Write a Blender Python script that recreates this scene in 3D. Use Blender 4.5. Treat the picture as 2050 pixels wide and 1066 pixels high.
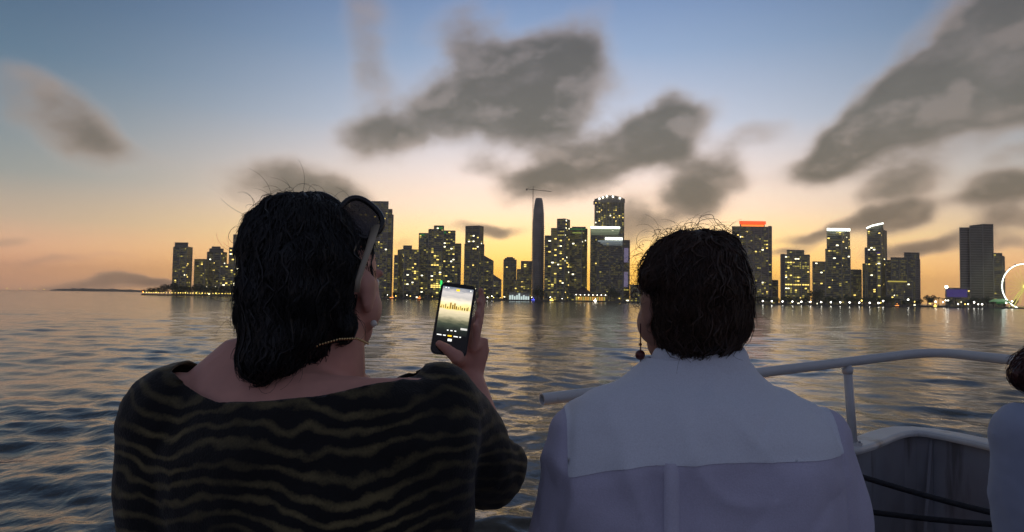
import bpy, bmesh, math, random
import numpy as np
from mathutils import Vector, Matrix, noise
from mathutils.bvhtree import BVHTree

for o in list(bpy.data.objects): bpy.data.objects.remove(o)
S = bpy.context.scene
COL = S.collection
R = math.radians
rng = random.Random(7)

# ------------------------------------------------------------------ camera
F = 1384.0                      # focal length in photo pixels (photo 2050 x 1066)
CX, CY = 1025.0, 533.0
CAM = Vector((0, 0, 7.0))
PITCH, ROLL = R(2.56), R(0.89)
CM = (Matrix.Rotation(math.pi / 2 + PITCH, 3, 'X') @ Matrix.Rotation(ROLL, 3, 'Z'))
cd = bpy.data.cameras.new('camera'); cam = bpy.data.objects.new('camera', cd); COL.objects.link(cam)
cam.matrix_world = Matrix.Translation(CAM) @ CM.to_4x4()
cd.sensor_fit = 'HORIZONTAL'; cd.sensor_width = 36; cd.lens = 36 * F / 2050
cd.clip_start = 0.05; cd.clip_end = 90000
S.camera = cam

def ray(px, py): return CM @ Vector(((px - CX) / F, -(py - CY) / F, -1))
def at(px, py, d): return CAM + ray(px, py) * d               # d = depth along the view axis
def atY(px, py, Y):                                            # on the vertical plane y = Y
    r = ray(px, py); return CAM + r * (Y / r.y)
def lin(c):
    return tuple(((v / 255) / 12.92 if v <= 10 else (((v / 255) + .055) / 1.055) ** 2.4) for v in c)
def azel(px, py):
    r = ray(px, py).normalized(); return math.atan2(r.x, r.y), math.asin(r.z)

# ------------------------------------------------------------------ world: dusk sky with clouds
SUN_AZ, SUN_EL = azel(1150, 600)[0], R(-1.0)
W = bpy.data.worlds.new('World'); S.world = W; W.use_nodes = True
nt = W.node_tree; nt.nodes.clear()
def N(t, **k):
    n = nt.nodes.new(t)
    for a, b in k.items(): setattr(n, a, b)
    return n
def L(a, b): nt.links.new(a, b)
def M(op, a, b=None, c=None, clamp=False):
    n = N('ShaderNodeMath', operation=op); n.use_clamp = clamp
    for i, v in enumerate((a, b, c)):
        if v is None: continue
        if isinstance(v, (int, float)): n.inputs[i].default_value = v
        else: L(v, n.inputs[i])
    return n.outputs[0]
def MR(v, a, b, c=0., d=1., smooth=True):
    n = N('ShaderNodeMapRange'); n.interpolation_type = 'SMOOTHSTEP' if smooth else 'LINEAR'
    L(v, n.inputs[0])
    for i, q in enumerate((a, b, c, d)): n.inputs[1 + i].default_value = q
    return n.outputs[0]
def MIX(f, a, b, mode='MIX'):
    n = N('ShaderNodeMix', data_type='RGBA', blend_type=mode)
    if isinstance(f, (int, float)): n.inputs[0].default_value = f
    else: L(f, n.inputs[0])
    for i, v in ((6, a), (7, b)):
        if isinstance(v, tuple): n.inputs[i].default_value = v + (1,)
        else: L(v, n.inputs[i])
    return n.outputs[2]
def RAMP(v, stops):
    n = N('ShaderNodeValToRGB'); L(v, n.inputs[0]); e = n.color_ramp.elements
    while len(e) < len(stops): e.new(0.5)
    for i, (p, c) in enumerate(stops): e[i].position = p; e[i].color = lin(c) + (1,)
    return n.outputs[0]
tc = N('ShaderNodeTexCoord').outputs['Generated']
sx = N('ShaderNodeSeparateXYZ'); L(tc, sx.inputs[0])
el = M('ARCSINE', sx.outputs[2]); az = M('ARCTAN2', sx.outputs[0], sx.outputs[1])
daz = M('ARCCOSINE', M('COSINE', M('SUBTRACT', az, SUN_AZ)))
e01 = M('DIVIDE', el, math.pi / 2, clamp=True)
def stops(l): return [(a / 90, c) for a, c in l]
r0 = RAMP(e01, stops([(0, (350, 262, 70)), (2, (345, 262, 98)), (4.7, (318, 266, 172)), (7.2, (292, 254, 218)), (10, (262, 242, 232)),
                      (14, (206, 212, 228)), (19.7, (152, 174, 206)), (24, (121, 147, 188)), (40, (98, 103, 114)), (90, (70, 76, 90))]))
r1 = RAMP(e01, stops([(0, (240, 180, 146)), (1.5, (262, 192, 148)), (3, (252, 196, 156)), (5, (206, 182, 158)), (8, (156, 160, 156)),
                      (12, (126, 142, 152)), (16, (96, 122, 144)), (23, (66, 92, 124)), (40, (74, 82, 96)), (90, (70, 76, 90))]))
r2 = RAMP(e01, stops([(0, (102, 103, 114)), (6, (124, 118, 132)), (14, (117, 121, 144)), (30, (92, 102, 130)), (90, (70, 76, 90))]))
sky = MIX(MR(daz, R(3), R(45)), r0, r1)
sky = MIX(MR(daz, R(48), R(150)), sky, r2)
# warped sky coordinates for the clouds
cv = N('ShaderNodeCombineXYZ'); L(az, cv.inputs[0]); L(el, cv.inputs[1])
nw = N('ShaderNodeTexNoise'); nw.inputs['Scale'].default_value = 7; nw.inputs['Detail'].default_value = 3; L(cv.outputs[0], nw.inputs['Vector'])
vs = N('ShaderNodeVectorMath', operation='SUBTRACT'); L(nw.outputs['Color'], vs.inputs[0]); vs.inputs[1].default_value = (.5, .5, .5)
vm = N('ShaderNodeVectorMath', operation='MULTIPLY_ADD'); L(vs.outputs[0], vm.inputs[0]); vm.inputs[1].default_value = (.085, .065, 0); L(cv.outputs[0], vm.inputs[2])
CLOUDS = [  # x, y, rx, ry (photo pixels), tilt in degrees, weight
 (1120,270,380,160,10,.22),(1780,380,260,130,15,.16),(850,140,160,120,0,.10),
 (985,205,125,62,0,1.05),(1105,180,100,70,10,1.0),(1090,110,80,45,20,.7),(945,55,60,65,-50,.55),(1185,60,50,55,0,.4),(820,245,95,36,15,.55),(750,285,65,40,0,.62),
 (1215,315,155,50,22,1.1),(1335,255,80,46,25,.95),(1415,362,78,54,35,1.0),(1300,425,80,34,20,.6),(985,335,55,24,0,.45),(1060,372,70,24,15,.55),
 (1800,232,165,50,27,1.25),(1950,140,170,85,40,1.35),(2070,60,150,130,30,1.35),(1712,284,75,24,8,1.0),
 (1640,352,72,26,10,.7),(1800,385,60,36,12,.85),(1795,440,98,17,10,.95),(1855,490,88,15,6,.9),(2012,390,62,38,10,1.15),
 (2040,300,60,14,15,.5),(2035,458,60,18,5,.75),(2030,500,70,12,0,.6),(1520,280,45,26,20,.35),
 (120,240,110,46,-28,.95),(260,292,90,22,-5,.36),(580,378,115,40,-5,1.1),(690,402,55,26,-20,.7),(190,570,190,11,0,.75),(220,556,60,9,0,.45),(320,562,60,8,0,.5),
 (15,470,45,9,0,.55),(40,514,70,10,0,.45),(205,518,70,6,0,.4),(975,461,70,10,0,.75),(1590,468,42,8,0,.6),(1565,492,40,8,0,.6),
 (825,482,45,14,0,.45),(735,40,55,90,12,.42),(735,190,45,80,0,.28),(1290,475,55,30,10,.5),(1640,470,50,13,15,.6)]
acc = None
for (x, y, rx, ry, rot, w) in CLOUDS:
    a, e = azel(x, y)
    mp = N('ShaderNodeMapping', vector_type='TEXTURE'); L(vm.outputs[0], mp.inputs[0])
    k = math.cos(a) ** 2
    mp.inputs['Location'].default_value = (a, e, 0); mp.inputs['Rotation'].default_value = (0, 0, R(rot))
    mp.inputs['Scale'].default_value = (rx * 1.22 / F * (k * .6 + .4), ry * 1.28 / F * (math.cos(a) * .7 + .3), 1)
    ln = N('ShaderNodeVectorMath', operation='LENGTH'); L(mp.outputs[0], ln.inputs[0])
    v = MR(ln.outputs['Value'], 1.55, 0.15, 0, w * 1.08)
    acc = v if acc is None else M('ADD', acc, v)
# elsewhere in the sky the same broken cloud goes on
n2 = N('ShaderNodeTexNoise'); n2.inputs['Scale'].default_value = 3.2; n2.inputs['Detail'].default_value = 4; L(cv.outputs[0], n2.inputs['Vector'])
els = M('MULTIPLY', MR(M('ABSOLUTE', az), R(42), R(60)), MR(n2.outputs[0], .45, .75, 0, .8))
els = M('MULTIPLY', els, MR(el, R(2), R(10)))
acc = M('ADD', acc, els)
n3 = N('ShaderNodeTexNoise'); n3.inputs['Scale'].default_value = 11; n3.inputs['Detail'].default_value = 6; n3.inputs['Roughness'].default_value = .5
mp3 = N('ShaderNodeMapping'); mp3.inputs['Scale'].default_value = (1, 1.5, 1); mp3.inputs['Rotation'].default_value = (0, 0, R(-15)); L(cv.outputs[0], mp3.inputs[0]); L(mp3.outputs[0], n3.inputs['Vector'])
dens = M('ADD', M('MINIMUM', acc, 1.3), M('MULTIPLY', M('SUBTRACT', n3.outputs[0], .5), M('MULTIPLY', M('MINIMUM', acc, .7), 2.3)))
cov = MR(dens, .12, 1.0)
thick = MR(dens, .45, 1.35)
cthin = MIX(.5, sky, lin((238, 204, 186)))
ctk = RAMP(e01, stops([(0, (158, 122, 98)), (3, (150, 126, 104)), (8, (136, 126, 112)), (14, (124, 122, 117)), (22, (104, 105, 108)), (90, (70, 76, 92))]))
ctk = MIX(MR(daz, R(25), R(60)), ctk, MIX(1., ctk, (.86, .82, .86), 'MULTIPLY'))
cmid = MIX(.45, ctk, cthin)
ccol = MIX(thick, cmid, MIX(1., ctk, (.80, .80, .80), 'MULTIPLY'))
final = MIX(cov, sky, MIX(MR(dens, .1, .55), cthin, ccol))
n4 = N('ShaderNodeTexNoise'); n4.inputs['Scale'].default_value = 11; n4.inputs['Detail'].default_value = 3; n4.inputs['Roughness'].default_value = .45
of = N('ShaderNodeVectorMath', operation='ADD'); L(mp3.outputs[0], of.inputs[0]); of.inputs[1].default_value = (.008, -.04, 0); L(of.outputs[0], n4.inputs['Vector'])
rel = M('SUBTRACT', n3.outputs[0], n4.outputs[0])
up_ = MR(rel, 0.0, .2, 0, .26); dn_ = MR(rel, 0.0, -.2, 0, .16)
ccol = MIX(up_, ccol, MIX(.4, lin((208, 178, 158)), sky)); ccol = MIX(dn_, ccol, MIX(1., ccol, (.62, .62, .66), 'MULTIPLY'))
final = MIX(cov, sky, MIX(MR(dens, .1, .55), cthin, ccol))
nsk = N('ShaderNodeTexSky', sky_type='NISHITA'); nsk.sun_disc = False
nsk.sun_elevation = max(SUN_EL, R(-1)); nsk.sun_rotation = SUN_AZ; nsk.altitude = 5
bg = N('ShaderNodeBackground'); L(final, bg.inputs[0]); bg.inputs[1].default_value = 1.05
bg2 = N('ShaderNodeBackground'); L(nsk.outputs[0], bg2.inputs[0]); bg2.inputs[1].default_value = 0.012
ad = N('ShaderNodeAddShader'); L(bg.outputs[0], ad.inputs[0]); L(bg2.outputs[0], ad.inputs[1])
wo = N('ShaderNodeOutputWorld'); L(ad.outputs[0], wo.inputs[0])
try:
    W.cycles.sampling_method = 'MANUAL'; W.cycles.sample_map_resolution = 512
except Exception: pass
vsn = S.view_settings
vsn.view_transform = 'Standard'; vsn.look = 'None'; vsn.gamma = 1; vsn.exposure = 0; vsn.use_curve_mapping = False
S.render.resolution_x, S.render.resolution_y = 1024, 532

# ------------------------------------------------------------------ helpers
MATS = {}
def mat(name, col, rough=.7, metal=0., emit=None, es=1., var=.15, scale=8., bump=0., spec=.5, alpha=None, sheen=0.):
    if name in MATS: return MATS[name]
    m = bpy.data.materials.new(name); m.use_nodes = True; t = m.node_tree; b = t.nodes['Principled BSDF']
    b.inputs['Roughness'].default_value = rough; b.inputs['Metallic'].default_value = metal
    b.inputs['Specular IOR Level'].default_value = spec
    if sheen: b.inputs['Sheen Weight'].default_value = sheen
    tcn = t.nodes.new('ShaderNodeTexCoord'); nz = t.nodes.new('ShaderNodeTexNoise')
    nz.inputs['Scale'].default_value = scale; nz.inputs['Detail'].default_value = 4
    t.links.new(tcn.outputs['Object'], nz.inputs['Vector'])
    mr = t.nodes.new('ShaderNodeMapRange'); t.links.new(nz.outputs[0], mr.inputs[0])
    mr.inputs[1].default_value = .3; mr.inputs[2].default_value = .7; mr.inputs[3].default_value = 1 - var; mr.inputs[4].default_value = 1 + var
    mx = t.nodes.new('ShaderNodeVectorMath'); mx.operation = 'SCALE'; mx.inputs[0].default_value = col
    t.links.new(mr.outputs[0], mx.inputs['Scale']); t.links.new(mx.outputs[0], b.inputs['Base Color'])
    if bump:
        bp = t.nodes.new('ShaderNodeBump'); bp.inputs['Strength'].default_value = bump; bp.inputs['Distance'].default_value = .01
        t.links.new(nz.outputs[0], bp.inputs['Height']); t.links.new(bp.outputs[0], b.inputs['Normal'])
    if emit:
        b.inputs['Emission Color'].default_value = emit + (1,); b.inputs['Emission Strength'].default_value = es
    if alpha is not None: b.inputs['Alpha'].default_value = alpha
    MATS[name] = m; return m

def link(name, me, parent=None, loc=None, mats=(), smooth=False):
    o = bpy.data.objects.new(name, me); COL.objects.link(o)
    for m in mats: me.materials.append(m)
    if parent: o.parent = parent
    if loc is not None: o.location = loc
    if smooth: me.polygons.foreach_set('use_smooth', [True] * len(me.polygons))
    return o
def tag(o, label=None, cat=None, group=None, kind=None):
    if label: o['label'] = label
    if cat: o['category'] = cat
    if group: o['group'] = group
    if kind: o['kind'] = kind
    return o
def empty(name, loc, label, cat, group=None):
    o = bpy.data.objects.new(name, None); COL.objects.link(o); o.location = loc; o.empty_display_size = .1
    return tag(o, label, cat, group)
def copy_tree(o, parent=None):
    c = o.copy(); COL.objects.link(c)
    if parent is not None: c.parent = parent
    for ch in [q for q in KIDS.get(o.name, [])]: KIDS.setdefault(c.name, []).append(copy_tree(ch, c))
    return c
KIDS = {}
class MB:
    def __init__(s): s.v = []; s.f = []; s.m = []
    def add(s, vs, fs, mi=0):
        b = len(s.v); s.v += [tuple(v) for v in vs]
        for f in fs: s.f.append(tuple(b + i for i in f)); s.m.append(mi)
    def prism(s, poly, z0, z1, mi=0, z1s=None):
        n = len(poly); tops = z1s or [z1] * n
        s.add([(p[0], p[1], z0) for p in poly] + [(p[0], p[1], t) for p, t in zip(poly, tops)],
              [tuple(range(n - 1, -1, -1)), tuple(range(n, 2 * n))] + [(i, (i + 1) % n, n + (i + 1) % n, n + i) for i in range(n)], mi)
    def box(s, a, b, mi=0):
        s.prism([(a[0], a[1]), (b[0], a[1]), (b[0], b[1]), (a[0], b[1])], a[2], b[2], mi)
    def tube(s, pts, rad, seg=8, mi=0, side=None, cap=True, level=False):
        pts = [Vector(p) for p in pts]; rings = []
        n = len(pts)
        if not isinstance(rad, (list, tuple)): rad = [rad] * n
        ref = Vector(side) if side else None
        vs = []
        for i, p in enumerate(pts):
            t = (pts[min(i + 1, n - 1)] - pts[max(i - 1, 0)]).normalized()
            if level: t = Vector((0, 0, 1 if pts[-1].z > pts[0].z else -1))
            if ref is None: ref = t.orthogonal()
            sd = (ref - t * ref.dot(t)).normalized(); u = t.cross(sd)
            if not side: ref = sd
            ra, rb = rad[i] if isinstance(rad[i], (list, tuple)) else (rad[i], rad[i])
            for k in range(seg):
                a = 2 * math.pi * k / seg; vs.append(p + sd * (ra * math.cos(a)) + u * (rb * math.sin(a)))
        fs = []
        for i in range(n - 1):
            for k in range(seg):
                k2 = (k + 1) % seg; fs.append((i * seg + k, i * seg + k2, (i + 1) * seg + k2, (i + 1) * seg + k))
        if cap: fs += [tuple(range(seg - 1, -1, -1)), tuple((n - 1) * seg + k for k in range(seg))]
        s.add(vs, fs, mi)
    def ball(s, c, r, axes=None, mi=0, nu=12, nv=8):
        c = Vector(c); rr = r if isinstance(r, (list, tuple)) else (r, r, r)
        A = axes or (Vector((1, 0, 0)), Vector((0, 1, 0)), Vector((0, 0, 1)))
        vs = [c - A[2] * rr[2]]
        for j in range(1, nv):
            b = -math.pi / 2 + math.pi * j / nv
            for i in range(nu):
                a = 2 * math.pi * i / nu
                vs.append(c + A[0] * (rr[0] * math.cos(b) * math.cos(a)) + A[1] * (rr[1] * math.cos(b) * math.sin(a)) + A[2] * (rr[2] * math.sin(b)))
        vs.append(c + A[2] * rr[2]); last = len(vs) - 1
        fs = [(0, 1 + (i + 1) % nu, 1 + i) for i in range(nu)]
        for j in range(nv - 2):
            for i in range(nu):
                i2 = (i + 1) % nu; fs.append((1 + j * nu + i, 1 + j * nu + i2, 1 + (j + 1) * nu + i2, 1 + (j + 1) * nu + i))
        fs += [(1 + (nv - 2) * nu + i, 1 + (nv - 2) * nu + (i + 1) % nu, last) for i in range(nu)]
        s.add(vs, fs, mi)
    def mesh(s, name, org=(0, 0, 0)):
        me = bpy.data.meshes.new(name); o = Vector(org)
        me.from_pydata([tuple(Vector(v) - o) for v in s.v], [], s.f)
        if any(s.m): me.polygons.foreach_set('material_index', s.m)
        me.update(); return me
    def build(s, name, mats, parent=None, org=None, smooth=False, loc=None):
        """part: vertices in world coordinates, made local to the parent's location"""
        if not isinstance(mats, (list, tuple)): mats = [mats]
        if org is None: org = parent.location if parent else (0, 0, 0)
        o = link(name, s.mesh(name, org), parent, loc, mats, smooth)
        if parent: KIDS.setdefault(parent.name, []).append(o)
        return o

# ------------------------------------------------------------------ water
def build_water():
    cols, a0 = 620, R(70)
    rr = [5.0]
    while rr[-1] < 420: rr.append(rr[-1] * 1.0078)
    nfine = len(rr)
    while rr[-1] < 6600: rr.append(rr[-1] * 1.25)
    r = np.array(rr); th = np.linspace(-a0, a0, cols)
    Rg, T = np.meshgrid(r, th, indexing='ij'); X = Rg * np.sin(T); Y = Rg * np.cos(T); Z = np.zeros_like(X)
    g = np.random.RandomState(3)
    step = np.maximum(Rg * .0078, Rg * 2 * a0 / cols)
    DX = np.zeros_like(X); DY = np.zeros_like(X)
    for i in range(70):
        lam = .45 * (30 ** (i / 69)); k = 2 * math.pi / lam
        d = R(200) + g.normal(0, .62); amp = .0072 * lam ** .72 * g.uniform(.5, 1.3)
        if lam > 8: amp *= .6
        ph = g.uniform(0, 6.28); fade = np.clip((lam / step - 2.2) / 2.5, 0, 1)
        arg = k * (X * math.sin(d) + Y * math.cos(d)) + ph
        Z += amp * fade * np.sin(arg)
        DX -= .6 * amp * fade * math.sin(d) * -np.cos(arg); DY -= .6 * amp * fade * math.cos(d) * -np.cos(arg)
    grp = .75 + .4 * np.sin(X * .11 + 1.3 * np.sin(Y * .07)) * np.sin(Y * .085 + .8)
    edge = np.clip((a0 - np.abs(T)) / R(6), 0, 1) * np.clip((420 - Rg) / 150, 0, 1)
    Z *= grp * edge; X = X + DX * grp * edge; Y = Y + DY * grp * edge
    V = np.stack([X, Y, Z], -1).reshape(-1, 3)
    nr = len(r); idx = np.arange(nr * cols).reshape(nr, cols)
    Q = np.stack([idx[:-1, :-1], idx[1:, :-1], idx[1:, 1:], idx[:-1, 1:]], -1).reshape(-1, 4)
    # the rest of the circle, flat and coarse
    extra = []; base = len(V); th2 = np.linspace(a0, 2 * math.pi - a0, 24); rc = [5.0, 60.0, 600.0, float(r[-1])]
    e = np.array([[q * math.sin(t), q * math.cos(t), 0] for q in rc for t in th2])
    Q2 = [[base + i * 24 + j, base + (i + 1) * 24 + j, base + (i + 1) * 24 + j + 1, base + i * 24 + j + 1] for i in range(3) for j in range(23)]
    V = np.vstack([V, e]); Q = np.vstack([Q, np.array(Q2)])
    me = bpy.data.meshes.new('water'); me.vertices.add(len(V)); me.vertices.foreach_set('co', V.astype(np.float32).ravel())
    me.loops.add(Q.size); me.loops.foreach_set('vertex_index', Q.astype(np.int32).ravel())
    me.polygons.add(len(Q)); me.polygons.foreach_set('loop_start', np.arange(0, Q.size, 4, dtype=np.int32))
    me.update(calc_edges=True); me.validate()
    me.polygons.foreach_set('use_smooth', [True] * len(me.polygons))
    m = bpy.data.materials.new('sea water'); m.use_nodes = True; t = m.node_tree; b = t.nodes['Principled BSDF']
    b.inputs['Base Color'].default_value = (.045, .042, .035, 1); b.inputs['Roughness'].default_value = .13; b.inputs['IOR'].default_value = 1.33
    tcn = t.nodes.new('ShaderNodeTexCoord')
    hs = []
    for sc, w, st in ((.2, 1.0, (1, .6, 1)), (.62, .7, (1, .6, 1)), (3.2, .22, (1, .6, 1)), (.05, 2.0, (1, .5, 1))):
        mpn = t.nodes.new('ShaderNodeMapping'); mpn.inputs['Scale'].default_value = tuple(sc * q for q in st); mpn.inputs['Rotation'].default_value = (0, 0, .3)
        t.links.new(tcn.outputs['Object'], mpn.inputs[0])
        nz = t.nodes.new('ShaderNodeTexNoise'); nz.inputs['Scale'].default_value = 1; nz.inputs['Detail'].default_value = 3; t.links.new(mpn.outputs[0], nz.inputs[0])
        mu = t.nodes.new('ShaderNodeMath'); mu.operation = 'MULTIPLY'; t.links.new(nz.outputs[0], mu.inputs[0]); mu.inputs[1].default_value = w; hs.append(mu.outputs[0])
    s1 = t.nodes.new('ShaderNodeMath'); t.links.new(hs[0], s1.inputs[0]); t.links.new(hs[1], s1.inputs[1])
    s2 = t.nodes.new('ShaderNodeMath'); t.links.new(s1.outputs[0], s2.inputs[0]); t.links.new(hs[2], s2.inputs[1])
    s3 = t.nodes.new('ShaderNodeMath'); t.links.new(s2.outputs[0], s3.inputs[0]); t.links.new(hs[3], s3.inputs[1]); s2 = s3
    bp = t.nodes.new('ShaderNodeBump'); bp.inputs['Strength'].default_value = .5; bp.inputs['Distance'].default_value = .25
    t.links.new(s2.outputs[0], bp.inputs['Height']); t.links.new(bp.outputs[0], b.inputs['Normal'])
    tag(link('water', me, mats=[m]), kind='structure')
build_water()

# ------------------------------------------------------------------ land
SH = 1215.0; GZ = 1.8
m_land = mat('dark lawn', (.035, .04, .02), .9, var=.4, scale=.05)
m_wall = mat('sea wall stone', (.16, .15, .13), .85, var=.3, scale=.4)
def land(name, px0, px1, Y0, Y1, taper=0):
    a, b = atY(px0, 595, Y0).x, atY(px1, 595, Y0).x
    mb = MB(); n = 24
    front = [(a + (b - a) * i / n, Y0 + 6 * math.sin(i * 1.7) - (0 if not taper else 0)) for i in range(n + 1)]
    mb.prism(front + [(b + 60, Y1), (a + taper, Y1)], -2, GZ)
    o = mb.build(name, m_land); tag(o, kind='structure')
    wmb = MB()
    for i in range(n):
        p, q = front[i], front[i + 1]
        wmb.prism([(p[0], p[1] - .9), (q[0], q[1] - .9), (q[0], q[1] - .05), (p[0], p[1] - .05)], -2, GZ + .5)
    w = wmb.build('seawall', m_wall, o)
    return o
land('shore', 700, 2400, SH, 1900)
land('island', 283, 700, SH + 5, 1600, 60)
far = MB(); a, b = atY(98, 580, 5200).x, atY(300, 580, 5200).x
ns = 60; pts = []
for i in range(ns + 1):
    x = a + (b - a) * i / ns; h = 8 + 9 * noise.noise((i * .35, 1, 2)) + 12 * math.sin(math.pi * min(1, i / ns * 1.05)) ** .6
    pts.append((x, max(3, h)))
far.add([(x, 5200, -2) for x, h in pts] + [(x, 5230, h) for x, h in pts] + [(x, 5700, -2) for x, h in pts],
        [f for i in range(ns) for f in ((i, i + 1, ns + 2 + i, ns + 1 + i), (ns + 1 + i, ns + 2 + i, 2 * ns + 3 + i, 2 * ns + 2 + i))])
tag(far.build('distant_island', mat('distant wooded shore', (.05, .055, .05), .9, var=.5, scale=.02)), kind='structure')

# ------------------------------------------------------------------ buildings
def em(name, c, s): return mat(name, (.05, .05, .05), .6, emit=lin(c), es=s, var=.1)
E_WARM = em('warm lit window', (255, 218, 110), 2.2)
E_DIM = em('dim lit window', (228, 208, 95), .65)
E_WHITE = em('white lit window', (255, 246, 205), 3.2)
E_FAINT = em('faint window and facade glow', (205, 190, 95), .13)  # faint windows, and the glow added on unlit bays to brighten facades
WIN = [E_WARM, E_DIM, E_WHITE, E_FAINT]
E_LAMP = em('white lamp glow', (255, 250, 232), 12)
E_YEL = em('yellow lamp glow', (255, 214, 100), 6)
E_STRIP = em('white light strip', (240, 250, 235), 4)
E_RED = em('red neon', (255, 70, 30), 2.2)
E_GREEN = em('green neon', (40, 235, 110), 1.3)
E_GDIM = em('dim green wash light', (70, 190, 90), .25)
E_BLUE = em('blue lamp glow', (90, 100, 255), 3)
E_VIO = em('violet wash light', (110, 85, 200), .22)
E_ORANGE = em('orange lamp glow', (255, 150, 60), 3)
def glass(i): return mat('dark facade glass %d' % i, [(.13, .125, .10), (.15, .135, .11), (.10, .115, .095), (.19, .17, .14)][i], .4, var=.3, scale=.06)
def conc(i): return mat('facade concrete %d' % i, [(.40, .37, .30), (.48, .43, .35), (.30, .28, .24), (.42, .36, .31)][i], .8, var=.2, scale=.08)

def foot(x0, x1, py, Y, split, side, depth):
    """footprint whose sides run along the line of sight, so that the outline keeps its width"""
    X0, X1 = atY(x0, py, Y).x, atY(x1, py, Y).x
    far = lambda x, y: (x * y / Y, y)
    if split <= 0:
        P = [(X0, Y), (X1, Y), far(X1, Y + depth), far(X0, Y + depth)]; return P, [(P[0], P[1])]
    w = X1 - X0; t = R(24)
    if side == 'R':
        xc = X0 + w * (1 - split); C = (xc, Y); A = far(X0, Y + (xc - X0) * math.tan(t)); B = far(X1, Y + (X1 - xc) / math.tan(t))
    else:
        xc = X0 + w * split; C = (xc, Y); B = far(X1, Y + (X1 - xc) * math.tan(t)); A = far(X0, Y + (xc - X0) / math.tan(t))
    D = (A[0] + B[0] - C[0], A[1] + B[1] - C[1])
    return [A, C, B, D], [(A, C), (C, B)]
def grow(P, g):
    cx = sum(p[0] for p in P) / len(P); cy = sum(p[1] for p in P) / len(P); out = []
    for p in P:
        d = Vector((p[0] - cx, p[1] - cy)); l = d.length; d *= (l + g * 1.4) / l; out.append((cx + d.x, cy + d.y))
    return out
def block(root, x0, x1, yt, yb=None, Y=1300, split=0, side='R', depth=26, g=0, c=0, fl=3.4, bay=4.2, lit=.10, bright=.3, slab=.42, pil=3, slope=None, seed=1, band=0, name='tower_block'):
    """one volume of a tower: glass body, projecting floor slabs, piers, lit windows and an added facade glow (photo pixels for the outline)"""
    rn = random.Random(seed * 131 + int(x0 * 7 + yt))
    ym = (yt + (yb or 600)) / 2
    P, faces = foot(x0, x1, ym, Y, split, side, depth)
    z1 = atY((x0 + x1) / 2, yt, Y).z; z0 = GZ if yb is None else atY((x0 + x1) / 2, yb, Y).z
    mb = MB()
    z1s = None
    if slope:
        zs = {k: atY((x0 + x1) / 2, v, Y).z for k, v in slope.items()}
        z1s = [zs['L'] if abs(p[0] - P[0][0]) < abs(p[0] - max(q[0] for q in P)) else zs['R'] for p in P]; z1 = min(z1s)
    mb.prism(P, z0, z1, z1s=z1s); blk = mb.build(name, glass(g), root); RO = root.location
    sl = MB(); G = grow(P, slab); z = z0 + fl
    while z < z1 - 1.5:
        sl.prism(G, z - .55, z + .45); z += fl
    Gt = grow(P, slab + .25)
    if not slope: sl.prism(Gt, z1 + .003, z1 + 1.1)
    # piers on the visible faces
    for (p, q) in faces:
        p, q = Vector(p), Vector(q); n = (q - p).length; d = (q - p) / n; nn = Vector((d.y, -d.x))
        k = max(1, int(n / (bay * pil)))
        for i in range(k + 1):
            cpt = p + d * (n * i / k); w = .75
            a = cpt - d * w + nn * .02; b = cpt + d * w + nn * .02; e = cpt + d * w + nn * (slab + .35); f = cpt - d * w + nn * (slab + .35)
            sl.prism([tuple(f), tuple(e), tuple(b), tuple(a)], z0 + .01, z1 - .01)
    o = sl.build('floor_slabs', conc(c), blk, org=RO); o['kind'] = 'stuff'
    wb = MB(); nf = int((z1 - z0) / fl)
    for (p, q) in faces:
        p, q = Vector(p), Vector(q); n = (q - p).length; d = (q - p) / n; nn = Vector((d.y, -d.x)); k = max(1, int(n / bay)); bw = n / k
        for j in range(nf):
            zz = z0 + j * fl + .75
            whole = band and rn.random() < band
            run = 0; colr = 1
            for i in range(k):
                if whole: on = rn.random() < .85
                elif run > 0: on = True; run -= 1
                else:
                    on = rn.random() < lit * 1.7
                    if on: run = rn.choice((0, 0, 0, 1)); 
                if on and (not whole or i == 0) : colr = rn.choices((0, 1, 2, 3), (bright * .5, .55, bright * .33, 1.3))[0]
                if not on:
                    if not lit or rn.random() > .38: continue
                    colr = 3  # unlit bay: faint glowing pane added to lift the facade
                a = p + d * (bw * i + .45) + nn * .12; b = p + d * (bw * (i + 1) - .45) + nn * .12
                hw_ = 1.9 if colr == 3 or rn.random() < .6 else 2.5
                wb.add([(a.x, a.y, zz), (b.x, b.y, zz), (b.x, b.y, zz + hw_), (a.x, a.y, zz + hw_)], [(0, 1, 2, 3)], colr)
    if wb.f: o = wb.build('lit_windows_and_glow', WIN, blk, org=RO); o['kind'] = 'stuff'
    return P, faces, z0, z1
def tower(name, label, x, Y, cat='building'):
    return empty(name, (atY(x, 595, Y).x, Y, GZ), label, cat)
def stripbox(root, name, x0, x1, y0, y1, Y, m, d=.8):
    a = atY(x0, y1, Y); b = atY(x1, y0, Y); mb = MB(); mb.box((a.x, Y - d, a.z), (b.x, Y - .1, b.z)); return mb.build(name, m, root)

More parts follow.
